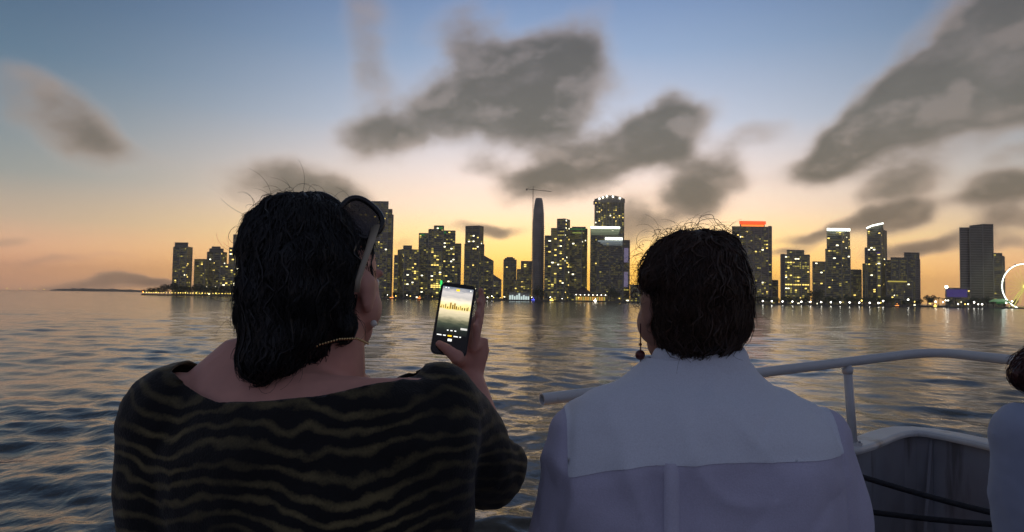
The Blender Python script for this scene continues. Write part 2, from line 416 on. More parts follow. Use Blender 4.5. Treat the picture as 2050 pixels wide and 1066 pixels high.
# -- left island
t = tower('apartment_tower', 'slim lone apartment tower on the low tip of the island', 364, 1250)
block(t, 346, 383, 495, Y=1250, split=.3, seed=1, c=0, lit=.09); block(t, 351, 376, 487, 495, Y=1258, depth=15, lit=0, seed=2, name='roof_block')
t = tower('apartment_tower', 'flat topped short apartment block beside the slim island tower', 402, 1262)
block(t, 389, 416, 520, Y=1262, split=.25, seed=3, lit=.12)
t = tower('apartment_tower', 'apartment tower with a stepped crown and bright lit upper windows on the island', 432, 1275)
block(t, 414, 452, 505, Y=1275, split=.3, seed=4, lit=.16, bright=.6); block(t, 420, 447, 499, 505, Y=1282, depth=16, lit=0, name='roof_block'); block(t, 425, 441, 495, 499, Y=1286, depth=10, lit=0, name='roof_block')
block(t, 440, 466, 530, Y=1268, depth=16, seed=5, lit=.2, bright=.5, name='lower_wing')
t = tower('apartment_tower', 'tall dark apartment slab half hidden behind the black haired head', 478, 1290)
block(t, 466, 500, 470, Y=1290, split=.2, seed=6, lit=.06); block(t, 458, 482, 497, Y=1280, depth=16, seed=7, lit=.22, bright=.5, name='lower_wing')
# -- tall one behind the sunglasses
t = tower('residential_tower', 'tall grey tower with a chamfered top rising behind the sunglasses', 750, 1290)
block(t, 700, 775, 404, Y=1290, split=.0, depth=30, seed=8, c=0, lit=.05, bright=.5, g=3); block(t, 775.2, 783, 420, Y=1294, depth=24, seed=9, lit=.06, name='corner_step', g=3); block(t, 783.2, 785.5, 431, Y=1298, depth=18, lit=0, name='corner_step', g=3)
# -- group left of the phone
t = tower('apartment_building', 'broad brown apartment block with small roof house next to the green lit tower', 813, 1260)
block(t, 796, 838, 500, Y=1260, split=.3, side='L', seed=10, lit=.13); block(t, 789, 796, 512, Y=1266, depth=20, seed=11, lit=.1, name='side_wing'); block(t, 808, 824, 493, 500, Y=1270, depth=10, lit=0, name='roof_block')
t = tower('apartment_tower', 'stepped tower washed in green light with a green neon strip low down', 880, 1285)
block(t, 868, 887, 453, Y=1285, depth=26, seed=12, g=2, lit=.16, bright=.5); block(t, 857, 868, 460, Y=1287, depth=24, seed=13, g=2, lit=.14, bright=.5, name='side_wing'); block(t, 838, 857, 468, Y=1290, depth=24, seed=14, g=2, lit=.12, name='side_wing')
block(t, 887, 910, 463, Y=1290, depth=24, seed=15, g=2, lit=.14, bright=.5, name='side_wing'); block(t, 910, 922, 489, Y=1294, depth=20, seed=16, lit=.1, name='side_wing')
block(t, 862, 884, 493, 592, Y=1276, depth=8, seed=17, g=2, lit=.3, bright=.8, band=.1, name='bay')
stripbox(t, 'neon_strip', 881, 885.5, 562, 586, 1274, E_GREEN); stripbox(t, 'green_roof_light', 878, 886, 455, 459, 1284, E_GDIM); stripbox(t, 'green_roof_light', 888, 893, 464, 468, 1289, E_GDIM)
stripbox(t, 'green_roof_light', 841, 850, 469, 472, 1289, E_GDIM)
t = tower('apartment_tower', 'straight dark slab tower rising just above the phone', 948, 1275)
block(t, 931.5, 966, 453, Y=1275, split=.22, seed=18, c=2, g=0, lit=.07, bright=.5); block(t, 929.5, 968, 490, Y=1282, depth=18, seed=19, c=2, lit=.05, name='lower_wing')
t = tower('office_block', 'mid height block with a sloping roof beside the dark slab tower', 977, 1300)
block(t, 968.5, 987, 516, Y=1300, depth=24, seed=20, lit=.1, slope={'L': 512, 'R': 522}, c=1); block(t, 987.2, 1003, 553, Y=1296, depth=24, seed=21, lit=.14, c=1, slope={'L': 550, 'R': 560}, name='lower_wing')
t = tower('apartment_tower', 'small round topped tower alone against the yellow glow', 1020, 1420)
block(t, 1008, 1033, 521, Y=1420, depth=24, seed=22, lit=.08, c=1, g=3); block(t, 1011, 1030, 518, 521, Y=1423, depth=18, lit=0, name='roof_block'); block(t, 1015, 1026, 516, 518, Y=1426, depth=10, lit=0, name='roof_block')
t = tower('apartment_building', 'low stepped block with yellow windows left of the curved tower', 1050, 1380)
block(t, 1043, 1064, 524, Y=1380, depth=24, seed=23, lit=.25, c=1, g=3); block(t, 1035, 1043, 540, Y=1384, depth=20, seed=24, lit=.25, c=1, g=3, name='side_wing'); block(t, 1030, 1060, 562, Y=1370, depth=8, seed=25, lit=.3, c=1, g=3, name='lower_wing')
# -- white lit terrace
t = tower('waterfront_pavilion', 'brightly lit white waterfront terrace at the foot of the yellow windowed block', 1040, 1232)
mb = MB(); a = atY(1019, 595, 1232).x; b = atY(1060, 595, 1232).x
mb.box((a, 1232, GZ), (b, 1250, GZ + 13)); mb.build('wall', mat('white render', (.7, .7, .68), .7, var=.1), t)
mb = MB(); mb.box((a - 1, 1228, GZ + 13.01), (b + 1, 1251, GZ + 14)); mb.build('roof', conc(1), t)
for i in range(9):
    x = a + (b - a) * (i + .5) / 9; mb = MB(); mb.box((x - 1.4, 1231.5, GZ + .6), (x + 1.4, 1231.9, GZ + rng.uniform(6, 12))); mb.build('lit_window', em('bright white window', (225, 245, 240), rng.choice((.9,))), t)
    mb = MB(); mb.tube([(x + 1.9, 1229, GZ), (x + 1.9, 1229, GZ + 13)], .25, 6); mb.build('column', conc(1), t)

# -- curved crane tower
t = tower('curved_tower', 'bullet shaped tower under construction with a crane at its side', 1077, 1300)
prof = [(600, 1065, 1089), (540, 1065.5, 1089.5), (480, 1066, 1090), (450, 1066.5, 1090), (425, 1068, 1089.5), (408, 1070, 1088), (400, 1071.5, 1086.8), (395.5, 1073.5, 1085.2)]
def lens(x0, x1, py, g=0):
    p, q = atY(x0, py, 1300).x - g, atY(x1, py, 1300).x + g; cx, hw = (p + q) / 2, (q - p) / 2
    return [(cx + hw * math.cos(a), 1312 + hw * .9 * math.sin(a)) for a in [2 * math.pi * i / 20 + .1 for i in range(20)]]
mb = MB(); vs = []
for (py, x0, x1) in prof:
    z = atY(1077, py, 1300).z if py < 600 else GZ
    vs += [(x, y, z) for x, y in lens(x0, x1, py)]
n = len(prof)
mb.add(vs, [(i * 20 + k, i * 20 + (k + 1) % 20, (i + 1) * 20 + (k + 1) % 20, (i + 1) * 20 + k) for i in range(n - 1) for k in range(20)] + [tuple((n - 1) * 20 + k for k in range(20))])
mb.build('tower_block', mat('pale curtain wall', (.32, .29, .26), .3, var=.35, scale=.05), t)
mb = MB(); z = GZ + 4; ztop = atY(1077, 396, 1300).z
while z < ztop - 1:
    fr = None
    for (p0, a0, b0), (p1, a1, b1) in zip(prof, prof[1:]):
        za = atY(1077, p0, 1300).z; zb = atY(1077, p1, 1300).z
        if za <= z <= zb or (p0 == 600 and z <= zb):
            u = max(0, min(1, (z - za) / (zb - za))); mb.prism(lens(a0 + (a1 - a0) * u, b0 + (b1 - b0) * u, p0, .35), z, z + .9); break
    z += 4.0
o = mb.build('floor_slabs', conc(3), t); o['kind'] = 'stuff'
# crane
cr = tower('tower_crane', 'thin tower crane standing against the bullet shaped tower', 1067, 1292, 'crane')
m_cr = mat('crane steel', (.18, .15, .12), .6, .5, var=.2)
cb = atY(1068, 600, 1292); ct = atY(1067.5, 380, 1292); mb = MB()
w = .9
for dx in (-w, w):
    for dy in (-w, w): mb.tube([(ct.x + dx, 1292 + dy, GZ), (ct.x + dx, 1292 + dy, ct.z)], .3, 4)
z = GZ
while z < ct.z - 3:
    mb.tube([(ct.x - w, 1292 - w, z), (ct.x + w, 1292 - w, z + 3)], .2, 4); mb.tube([(ct.x + w, 1292 - w, z + 3), (ct.x - w, 1292 - w, z + 6)], .2, 4); z += 6
o = mb.build('mast', m_cr, cr)
j0 = atY(1053, 378.5, 1292); j1 = atY(1104, 384, 1292); mb = MB(); mb.tube([j0, j1], .55, 4); mb.tube([j0 + Vector((0, 1.6, 0)), j1 + Vector((0, 1.6, 0))], .35, 4)
for i in range(22): p = j0.lerp(j1, i / 22); q = j0.lerp(j1, (i + 1) / 22); mb.tube([p, q + Vector((0, 1.6, 0))], .16, 4)
mb.build('jib', m_cr, cr)
mb = MB(); mb.tube([ct, ct + Vector((0, 0, 6))], .5, 4); mb.tube([ct + Vector((0, 0, 6)), j0.lerp(j1, .85)], .14, 4); mb.tube([ct + Vector((0, 0, 6)), j0], .14, 4); mb.build('apex', m_cr, cr)
mb = MB(); mb.box((j0.x, 1291, j0.z - 2.5), (j0.x + 3, 1294, j0.z - .6)); mb.build('counterweight', conc(2), cr)

t = tower('apartment_tower', 'dark tower with a notched stepped top and scattered lights right of the curved tower', 1120, 1270)
block(t, 1115, 1139.5, 439, Y=1270, split=.4, seed=30, g=2, lit=.16, bright=.7); block(t, 1103, 1115, 458, Y=1276, depth=22, seed=31, lit=.3, bright=.7, name='side_wing'); block(t, 1090.5, 1103, 473, Y=1284, depth=20, seed=32, lit=.08, name='side_wing')
t = tower('office_tower', 'flat topped tower with green lit upper floors beside the sunset gap', 1157, 1290)
block(t, 1140, 1174.5, 457, Y=1290, split=.3, seed=33, g=2, c=0, lit=.06, bright=.5); block(t, 1146, 1172, 455.5, 457, Y=1296, depth=10, lit=0, name='roof_block')
stripbox(t, 'lit_floor', 1146, 1164, 465.5, 467.5, 1287, em('yellow green lit floor', (190, 205, 90), .5)); stripbox(t, 'lit_floor', 1142, 1172, 458.5, 460, 1287, E_GDIM)
# -- big tower with bright bands
t = tower('skyscraper', 'tallest wide tower with a curved lamp studded crown and bright white light bands', 1217, 1300)
P, fc, z0, z1 = block(t, 1190, 1248.5, 400, Y=1300, depth=32, seed=34, g=2, c=2, lit=.3, bright=.35, pil=1.5, bay=3.4)
mb = MB(); xs = [1191.8 + i * (1251.2 - 1191.8) / 16 for i in range(17)]
top = [atY(x, 391.5 + 7.5 * abs((x - 1221.5) / 29.7) ** 2.2, 1299) for x in xs]
poly = [(p.x, p.z) for p in top]; bz = z1 - 6
mb.add([(x, 1299, z) for x, z in poly] + [(x, 1299, bz) for x, z in poly] + [(x, 1331, z) for x, z in poly] + [(x, 1331, bz) for x, z in poly],
       [f for i in range(16) for f in ((17 + i, 18 + i, i + 1, i), (i, i + 1, 35 + i, 34 + i), (51 + i, 34 + i, 35 + i, 52 + i))] + [(0, 34, 51, 17), (16, 33, 67, 50)])
mb.build('crown', conc(2), t)
for (x, y) in ((1200, 398), (1207, 395.5), (1215, 393.5), (1227, 394), (1241, 397)):
    p = atY(x, y, 1298); mb = MB(); mb.ball(p, 1.3, nu=8, nv=6); mb.build('crown_lamp', E_LAMP, t)
block(t, 1182, 1246, 456, Y=1285, depth=14, seed=35, g=2, c=0, lit=.03, pil=4, name='podium_tower')
block(t, 1195, 1246.5, 475, Y=1272, depth=12, seed=36, g=0, c=2, lit=.012, fl=4, slab=.2, pil=5, name='front_block')
stripbox(t, 'light_strip', 1182.5, 1241, 454.5, 457.5, 1284, E_STRIP); stripbox(t, 'light_strip', 1211.5, 1246.3, 476.5, 480.5, 1271, E_STRIP)
for k_ in range(4): stripbox(t, 'lit_floor', 1183, 1241 - k_, 459 + k_ * 3.4, 460.8 + k_ * 3.4, 1284, em('pale green lit floor %d' % k_, (190, 205, 165), .5 - .1 * k_))
for k_ in range(3): stripbox(t, 'lit_floor', 1197 + 5 * k_, 1246, 482.5 + k_ * 3.6, 484.3 + k_ * 3.6, 1271, em('pale blue lit floor %d' % k_, (185, 200, 205), .45 - .12 * k_))
t = tower('office_tower', 'narrow pale lilac lit block tucked behind the tallest wide tower', 1254, 1330)
block(t, 1247, 1260, 482, Y=1330, depth=20, seed=37, c=1, g=3, lit=.1)
stripbox(t, 'wash_light', 1248, 1258, 497, 526, 1328, em('lilac wash light', (200, 185, 230), .25)); stripbox(t, 'wash_light', 1248, 1257, 545, 575, 1328, em('lilac wash light', (200, 185, 230), .25))
t = tower('apartment_building', 'low dark block hidden between the two seated heads', 1300, 1300)
block(t, 1262, 1345, 572, Y=1300, depth=30, seed=38, lit=.1)

# -- pavilion with hipped roof
t = tower('waterfront_restaurant', 'low hipped roof waterfront restaurant with warm lit openings and a string of lamps', 1180, 1228)
x0, x1 = atY(1149, 595, 1228).x, atY(1216, 595, 1228).x
mb = MB(); mb.box((x0 + 2, 1232, GZ), (x1 - 2, 1246, GZ + 10)); mb.build('wall', conc(3), t)
mb = MB(); mb.box((x0, 1226, GZ + 10.01), (x1, 1248, GZ + 11.6)); mb.build('eaves', conc(1), t)
mb = MB(); rx0, rx1 = x0 + 2, x0 + (x1 - x0) * .58; zr = GZ + 11.61
mb.add([(rx0, 1228, zr), (rx1, 1228, zr), (rx1, 1247, zr), (rx0, 1247, zr), (rx0 + 9, 1237, zr + 12), (rx1 - 14, 1237, zr + 12)], [(0, 1, 5, 4), (1, 2, 5), (2, 3, 4, 5), (3, 0, 4), (3, 2, 1, 0)])
mb.build('roof', mat('brown roof tiles', (.10, .06, .045), .8, var=.3, scale=.5), t)
for i in range(13):
    x = x0 + 3 + (x1 - x0 - 6) * (i + .5) / 13; mb = MB(); mb.box((x - 1.3, 1231.4, GZ + 1), (x + 1.3, 1231.9, GZ + 7.5)); mb.build('lit_opening', em('amber lit opening', (255, 190, 80), .75) if i % 3 else E_DIM, t)
    mb = MB(); mb.tube([(x + 2, 1227, GZ), (x + 2, 1227, GZ + 10)], .3, 6); mb.build('column', conc(1), t)
for i in range(8):
    x = x0 + (x1 - x0) * (i + .5) / 8; mb = MB(); mb.ball((x, 1225.6, GZ + 11), .55, nu=8, nv=6); mb.build('eaves_lamp', E_LAMP, t)

# -- right of the second head
t = tower('hotel_tower', 'broad brown tower crowned with a glowing red neon band', 1508, 1290)
block(t, 1466, 1538, 455, Y=1290, depth=30, seed=40, c=3, g=3, lit=.07, bright=.5); block(t, 1538.2, 1544.5, 454, Y=1294, depth=26, seed=41, c=1, lit=.12, bright=.6, name='side_wing')
block(t, 1482, 1530, 446, 455, Y=1296, depth=18, lit=0, seed=42, name='roof_block')
stripbox(t, 'neon_band', 1480, 1533, 443.5, 449, 1295, E_RED); stripbox(t, 'neon_band', 1484, 1529, 450.5, 453.5, 1295, em('orange neon', (255, 130, 50), 1.6))
t = tower('office_block', 'tiny low block in the gap beside the red crowned tower', 1552, 1330)
block(t, 1546, 1557, 562, Y=1330, depth=20, seed=43, lit=.05, c=1)
t = tower('office_tower', 'squat office tower striped with full rows of yellow lit floors', 1592, 1270)
block(t, 1571, 1620.5, 511, Y=1270, depth=28, seed=44, g=2, lit=.3, bright=.6, band=.3); block(t, 1563, 1571, 510, Y=1273, depth=24, seed=45, lit=0, c=1, g=3, name='pier'); block(t, 1576, 1609, 502, 511, Y=1276, depth=18, seed=46, g=2, lit=.1, name='roof_block')
t = tower('apartment_building', 'plain mid height block left of the white crowned tower', 1640, 1285)
block(t, 1627, 1652, 525, Y=1285, depth=24, seed=47, c=0, lit=.08)
t = tower('apartment_tower', 'straight tower with a level glowing white crown', 1678, 1280)
block(t, 1656, 1701, 462, Y=1280, split=.35, seed=48, g=2, lit=.12, bright=.7); block(t, 1653, 1702, 500, Y=1288, depth=20, seed=49, g=2, lit=.06, name='lower_wing')
stripbox(t, 'crown_light', 1655.5, 1701.5, 458, 462.5, 1279, E_STRIP)
t = tower('apartment_building', 'low dull block between the two white crowned towers', 1712, 1310)
block(t, 1703, 1724, 541, Y=1310, depth=24, seed=50, lit=.05)
t = tower('apartment_tower', 'tower with a slanting glowing white crown and a lit central shaft', 1755, 1280)
block(t, 1737, 1775, 462, Y=1280, split=.3, seed=51, g=0, c=2, lit=.05, bright=.6, slope={'L': 458, 'R': 459.5}); block(t, 1732, 1737, 497, Y=1284, depth=18, lit=.04, c=2, name='side_wing'); block(t, 1727.5, 1732, 529, Y=1288, depth=18, lit=.04, c=2, name='side_wing')
block(t, 1756, 1763, 507, 600, Y=1272, depth=8, seed=52, lit=.5, bright=.6, name='lit_shaft')
p, q = atY(1735, 457, 1279), atY(1768, 447.5, 1279); mb = MB(); mb.tube([p, p.lerp(q, .35) + Vector((0, 0, 1.5)), q], [(1.6, 1.4)] * 3, 6); mb.build('crown_light', E_STRIP, t)
block(t, 1741, 1768, 450, 460, Y=1284, depth=14, lit=0, slope={'L': 457, 'R': 449.5}, c=2, name='roof_block')
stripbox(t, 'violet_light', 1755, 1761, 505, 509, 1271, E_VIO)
t = tower('apartment_building', 'dark wide block with a stepped roof and a yellow lit podium edge', 1812, 1275)
block(t, 1784, 1833, 517, Y=1275, depth=26, seed=53, c=2, lit=.03); block(t, 1811, 1840, 507, Y=1283, depth=20, seed=54, c=2, lit=.02, name='upper_block'); block(t, 1833.2, 1841.5, 520, Y=1279, depth=22, lit=0, c=3, name='side_wing'); block(t, 1773, 1784, 522, Y=1282, depth=20, lit=.02, c=0, g=3, name='side_wing')
block(t, 1775, 1826, 566, Y=1258, depth=14, seed=55, lit=.05, c=2, name='podium')
stripbox(t, 'podium_light', 1777, 1815, 563, 565, 1257, E_DIM)
t = tower('residential_tower', 'tall dark monolith tower with a slanted roof near the ferris wheel', 1956, 1275)
block(t, 1922, 1942, 455, Y=1275, depth=28, seed=56, c=3, g=1, lit=0, fl=4.5, slab=.15, pil=5, slope={'L': 456, 'R': 452}); block(t, 1942.2, 1968, 450, Y=1271, depth=32, seed=57, c=2, g=0, lit=0, fl=4.5, slab=.15, pil=5, slope={'L': 452, 'R': 449}); block(t, 1968.2, 1988.5, 447, Y=1275, depth=28, seed=58, c=2, g=0, lit=0, fl=4.5, slab=.15, pil=5, slope={'L': 449, 'R': 447})
t = tower('apartment_building', 'lower lit block leaning against the tall dark monolith tower', 2000, 1285)
block(t, 1989, 2006, 508, Y=1285, depth=24, seed=59, c=2, lit=.06); block(t, 2006.2, 2011, 514, Y=1289, depth=20, seed=60, c=3, lit=.03, name='side_wing')
t = tower('arena_building', 'low building bathed in violet light below the orange gap', 1915, 1262)
block(t, 1893, 1942, 578, Y=1262, depth=30, seed=61, lit=.02, c=2)
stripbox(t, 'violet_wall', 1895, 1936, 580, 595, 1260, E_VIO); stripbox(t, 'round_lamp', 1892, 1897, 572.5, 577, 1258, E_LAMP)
t = tower('tent_canopy', 'long pale green lit canopy at the foot of the ferris wheel', 2008, 1225, 'canopy')
x0, x1 = atY(1990, 600, 1225).x, atY(2024, 600, 1225).x
mb = MB(); z = GZ + 10
mb.add([(x0, 1225, z), (x1, 1225, z), (x1, 1240, z), (x0, 1240, z), (x0 + 5, 1232, z + 5), (x1 - 5, 1232, z + 5)], [(0, 1, 5, 4), (1, 2, 5), (2, 3, 4, 5), (3, 0, 4), (3, 2, 1, 0)])
mb.build('roof', mat('green lit canvas', (.3, .5, .3), .7, emit=lin((150, 205, 130)), es=.22), t)
for x in (x0 + 1, (x0 + x1) / 2, x1 - 1):
    mb = MB(); mb.tube([(x, 1226, GZ), (x, 1226, z)], .3, 6); mb.build('pole', conc(1), t)
stripbox(t, 'lit_counter', 1994, 2022, 604, 608, 1230, E_GDIM)

# -- ferris wheel
fw = tower('ferris_wheel', 'white rimmed ferris wheel glowing with yellow spokes at the waterfront', 2051, 1230, 'ferris wheel')
c = atY(2051, 574, 1230); rad = (c.x - atY(2006, 574, 1230).x)
pt = lambda a, r, dy=0: (c.x + r * math.cos(a), c.y + dy, c.z + r * math.sin(a))
mb = MB(); mb.tube([pt(2 * math.pi * i / 64, rad) for i in range(65)], .95, 6, cap=False); mb.build('rim', E_STRIP, fw)
mb = MB(); mb.tube([pt(2 * math.pi * i / 64, rad * .93, 2.5) for i in range(65)], .35, 6, cap=False); mb.build('inner_rim', E_DIM, fw)
m_sp = em('yellow spoke light', (245, 230, 120), .75)
for i in range(24):
    a = 2 * math.pi * i / 24; mb = MB(); mb.tube([pt(a, 2), pt(a, rad * .8)], .38, 5); mb.build('spoke', m_sp, fw)
mb = MB(); mb.ball(c, 3, nu=10, nv=8); mb.build('hub', E_WARM, fw)
for i in range(24):
    a = 2 * math.pi * (i + .5) / 24; p = Vector(pt(a, rad + 1.5)); mb = MB(); mb.ball(p, (1.2, 1.2, 1.5), nu=8, nv=6); mb.build('gondola', mat('white cabin', (.6, .6, .6), .4), fw)
for s in (-1, 1):
    for dy in (-5, 5):
        mb = MB(); mb.tube([(c.x + s * rad * .62, c.y + dy, GZ), (c.x, c.y + dy * .4, c.z)], .9, 6); mb.build('leg', m_sp, fw)

# ------------------------------------------------------------------ trees, lamps, boats on the far shore
m_bark = mat('dark bark', (.06, .045, .035), .9, var=.3)
m_leaf = mat('dusk foliage', (.045, .065, .025), .8, var=.5, scale=.4)
def make_tree(seed, palm=False):
    rn = random.Random(seed); tr = MB(); cr = MB()
    if palm:
        tr.tube([(0, 0, 0), (.25, 0, 4), (.5, .1, 8.5)], [.35, .25, .2], 6)
        for i in range(16):
            a = rn.uniform(0, 6.28); el_ = rn.uniform(-.2, .9); d = Vector((math.cos(a), math.sin(a), 0)); sd = Vector((-d.y, d.x, 0)); p = Vector((.5, .1, 8.5)); ps = [p]
            for k in range(1, 5): ps.append(p + d * (k * .75) + Vector((0, 0, el_ * k * .75 - .17 * k * k)))
            for k in range(4):
                w0, w1 = .38 * (1 - abs(k - 1.5) / 3), .38 * (1 - abs(k - .5) / 3.4)
                cr.add([ps[k] - sd * w0, ps[k] + sd * w0, ps[k + 1] + sd * w1 * (k < 3), ps[k + 1] - sd * w1 * (k < 3)], [(0, 1, 2, 3)])
    else:
        h = rn.uniform(3, 4.5); tr.tube([(0, 0, 0), (rn.uniform(-.3, .3), 0, h * .6), (rn.uniform(-.5, .5), 0, h + 2)], [.45, .35, .15], 6)
        for i in range(3): a = rn.uniform(0, 6.28); tr.tube([(0, 0, h * .7), (2.2 * math.cos(a), 2.2 * math.sin(a), h + 2)], [.22, .08], 5)
        lob = [(rn.uniform(-3, 3), rn.uniform(-2.5, 2.5), h + rn.uniform(.5, 5), rn.uniform(1.3, 2.4)) for i in range(9)]
        for (x, y, z, r_) in lob:
            for i in range(46):
                v = Vector((rn.gauss(0, 1), rn.gauss(0, 1), rn.gauss(0, .8))).normalized() * r_ * rn.uniform(.55, 1.1) + Vector((x, y, z))
                a = Vector((rn.gauss(0, 1), rn.gauss(0, 1), rn.gauss(0, 1))).normalized(); b = a.orthogonal().normalized(); s = rn.uniform(.35, .7)
                cr.add([v - a * s, v + b * s * .6, v + a * s, v - b * s * .6], [(0, 1, 2, 3)])
    return tr.mesh('trunk'), cr.mesh('crown')
TREES = [make_tree(i) for i in range(5)] + [make_tree(50 + i, True) for i in range(2)]
for a_, b_ in TREES: a_.materials.append(m_bark); b_.materials.append(m_leaf)
def tree(px, Y, h, label, group, palm=False):
    k = rng.choice((5, 6)) if palm else rng.randrange(5)
    o = empty('palm_tree' if palm else 'broadleaf_tree', (atY(px, 598, Y).x, Y, GZ - .05), label, 'tree', group)
    s = h / 10.5; o.scale = (s * rng.uniform(.95, 1.5), s, s); o.rotation_euler.z = rng.uniform(0, 6.28)
    for nme, me in zip(('trunk', 'crown'), TREES[k]): link(nme, me, o)
for i in range(26):
    px = 288 + i * 8; h = 9 + 11 * min(1, i / 5) * rng.uniform(.6, 1.1)
    tree(px, SH + 16 + rng.uniform(0, 14), h, 'dark tree in the row along the yellow lit island seawall', 'trees on the island shore')
for i in range(34):
    px = 770 + i * 8.2 + rng.uniform(-3, 3)
    if 1015 < px < 1062: continue
    tree(px, SH + 34 + rng.uniform(-8, 6), rng.uniform(7, 13), 'dark tree at the foot of the towers between the two seated people', 'trees below the central towers', rng.random() < .3)
for px in (1222, 1230, 1076, 1083): tree(px, SH + 20, rng.uniform(20, 27), 'large dark tree standing at the water beside the hipped roof restaurant' if px > 1200 else 'large dark tree at the foot of the bullet shaped tower', 'large trees by the restaurant' if px > 1200 else 'large trees by the curved tower')
for i in range(52):
    px = 1505 + i * 6.6 + rng.uniform(-2, 2)
    tree(px, SH + 26 + rng.uniform(-8, 10), rng.uniform(9, 17), 'dark tree in the belt behind the row of white promenade lamps', 'trees behind the promenade', rng.random() < .15)
for px in (1626, 1634, 1642): tree(px, SH + 20, 27, 'tall dark bushy tree overtopping the belt in front of the plain block', 'tall trees in the promenade belt')
for i in range(18):
    px = 1846 + i * 11; tree(px, SH + 30 + rng.uniform(-6, 8), rng.uniform(9, 20), 'dark green tree between the dark blocks and the ferris wheel', 'trees near the ferris wheel', rng.random() < .25)

def lamp_mesh(r_, h):
    p = MB(); p.tube([(0, 0, 0), (0, 0, h)], .12, 6); p.tube([(0, 0, 0), (0, 0, .5)], .3, 6)
    g = MB(); g.ball((0, 0, h + r_), r_, nu=8, nv=6); return p.mesh('pole'), g.mesh('globe')
m_pole = mat('lamp post metal', (.08, .08, .08), .5, .6)
LM = {}
def lamp(px, Y, kind, label, group, r_=.8, h=4, py=597):
    key = (kind, r_, h)
    if key not in LM:
        a, b = lamp_mesh(r_, h); a.materials.append(m_pole); b.materials.append({'w': E_LAMP, 'y': E_YEL, 'b': E_BLUE, 'o': E_ORANGE}[kind]); LM[key] = (a, b)
    o = empty('street_lamp', (atY(px, py, Y).x, Y, GZ), label, 'lamp', group)
    for nme, me in zip(('pole', 'globe'), LM[key]): link(nme, me, o)
px = 287
while px < 500:
    lamp(px, SH + 10, 'y', 'small yellow lamp in the row lining the island seawall', 'yellow lamps on the island shore', rng.choice((.5, .65, .8)), 2.6); px += rng.uniform(4.4, 6.6)
lamp(285.5, SH + 9, 'o', 'orange beacon lamp at the very tip of the island', None, 1.2, 3)
for i in range(14): lamp(1508 + i * 19.3 + rng.uniform(-1.5, 1.5), SH + 5, 'w', 'white globe lamp in the evenly spaced promenade row', 'promenade lamps', 1.2, 3.4)
for px in (777, 792, 816, 823, 867, 935, 975, 983, 990, 1000, 1008, 1066, 1100, 1127, 1135, 1160, 1240): lamp(px + rng.uniform(-2, 2), SH + 10, rng.choice('wyy'), 'small lamp scattered along the quay below the central towers', 'quay lamps below the central towers', rng.choice((.5, .75)), rng.choice((3, 5)))
for px in (1725, 1763, 1768, 1818, 1831, 1862, 1873, 1888, 1893, 1898, 1918, 1932, 1938, 1950, 1958, 1966, 2014, 2026): lamp(px, SH + 14, rng.choice('wwwy'), 'bright lamp among the trees near the ferris wheel', 'lamps near the ferris wheel', rng.choice((.9, 1.3)), rng.choice((4, 7, 10)))
m_hull = mat('dark boat hull', (.08, .08, .09), .4); m_whull = mat('white boat cabin', (.5, .5, .48), .5)
def boat(px, Y, ln, lm, label):
    o = empty('moored_boat', (atY(px, 601, Y).x, Y, 0), label, 'boat', None); x, y = o.location.x, Y
    mb = MB(); mb.add([(x - ln, y - 1.4, -.3), (x + ln * .7, y - 1.4, -.3), (x + ln, y, -.3), (x + ln * .7, y + 1.4, -.3), (x - ln, y + 1.4, -.3), (x - ln, y - 1.8, 1.3), (x + ln * .8, y - 1.8, 1.5), (x + ln * 1.2, y, 1.8), (x + ln * .8, y + 1.8, 1.5), (x - ln, y + 1.8, 1.3)],
        [(4, 3, 2, 1, 0), (5, 6, 7, 8, 9)] + [(i, (i + 1) % 5, 5 + (i + 1) % 5, 5 + i) for i in range(5)]); mb.build('hull', m_hull, o)
    mb = MB(); mb.prism([(x - ln * .6, y - 1.2), (x + ln * .4, y - 1.2), (x + ln * .4, y + 1.2), (x - ln * .6, y + 1.2)], 1.45, 3.4); mb.build('cabin', m_whull, o)
    mb = MB(); mb.box((x - ln * .5, y - 1.3, 2.1), (x + ln * .3, y - 1.22, 3)); mb.build('window', lm, o)
    mb = MB(); mb.tube([(x, y, 3.4), (x, y, 5)], .08, 5); mb.build('mast', m_pole, o); mb = MB(); mb.ball((x, y, 5.3), .7, nu=8, nv=6); mb.build('mast_lamp', lm, o)
boat(1068, SH - 12, 7, E_BLUE, 'small boat showing blue lights below the bullet shaped tower')
boat(785, SH - 8, 8, E_ORANGE, 'small boat with orange lit cabin below the chamfered grey tower')
boat(840, SH - 10, 7, E_ORANGE, 'small boat with orange lit cabin left of the phone')
boat(1105, SH - 6, 8, E_YEL, 'yellow lit boat at the quay left of the hipped roof restaurant')
boat(1192, SH - 9, 6, E_LAMP, 'white lit boat moored in front of the hipped roof restaurant')
boat(1796, SH - 8, 8, E_ORANGE, 'orange lit boat moored below the dark wide block')
boat(1872, SH - 8, 7, E_YEL, 'yellow lit boat moored left of the violet building')
mk = empty('channel_marker', (atY(352, 594, 900).x, 900, 0), 'small dark channel marker post standing in the water off the island', 'marker')
mb = MB(); mb.tube([(mk.location.x, 900, -1), (mk.location.x, 900, 4)], .3, 6); mb.build('pile', m_bark, mk); mb = MB(); mb.box((mk.location.x - .9, 899.6, 3), (mk.location.x + .9, 899.68, 4.8)); mb.build('board', mat('red marker board', (.3, .05, .04), .6), mk)
for px in (14, 40, 70, 88):
    o = empty('distant_beacon', (atY(px, 578, 5600).x, 5600, 0), 'tiny far off light on the horizon left of the wooded island', 'beacon', 'far beacons'); x = o.location.x
    mb = MB(); mb.tube([(x, 5600, -1), (x, 5600, 9)], .8, 5); mb.build('pole', m_pole, o); mb = MB(); mb.ball((x, 5600, 10), 2.4, nu=8, nv=6); mb.build('globe', E_YEL, o)

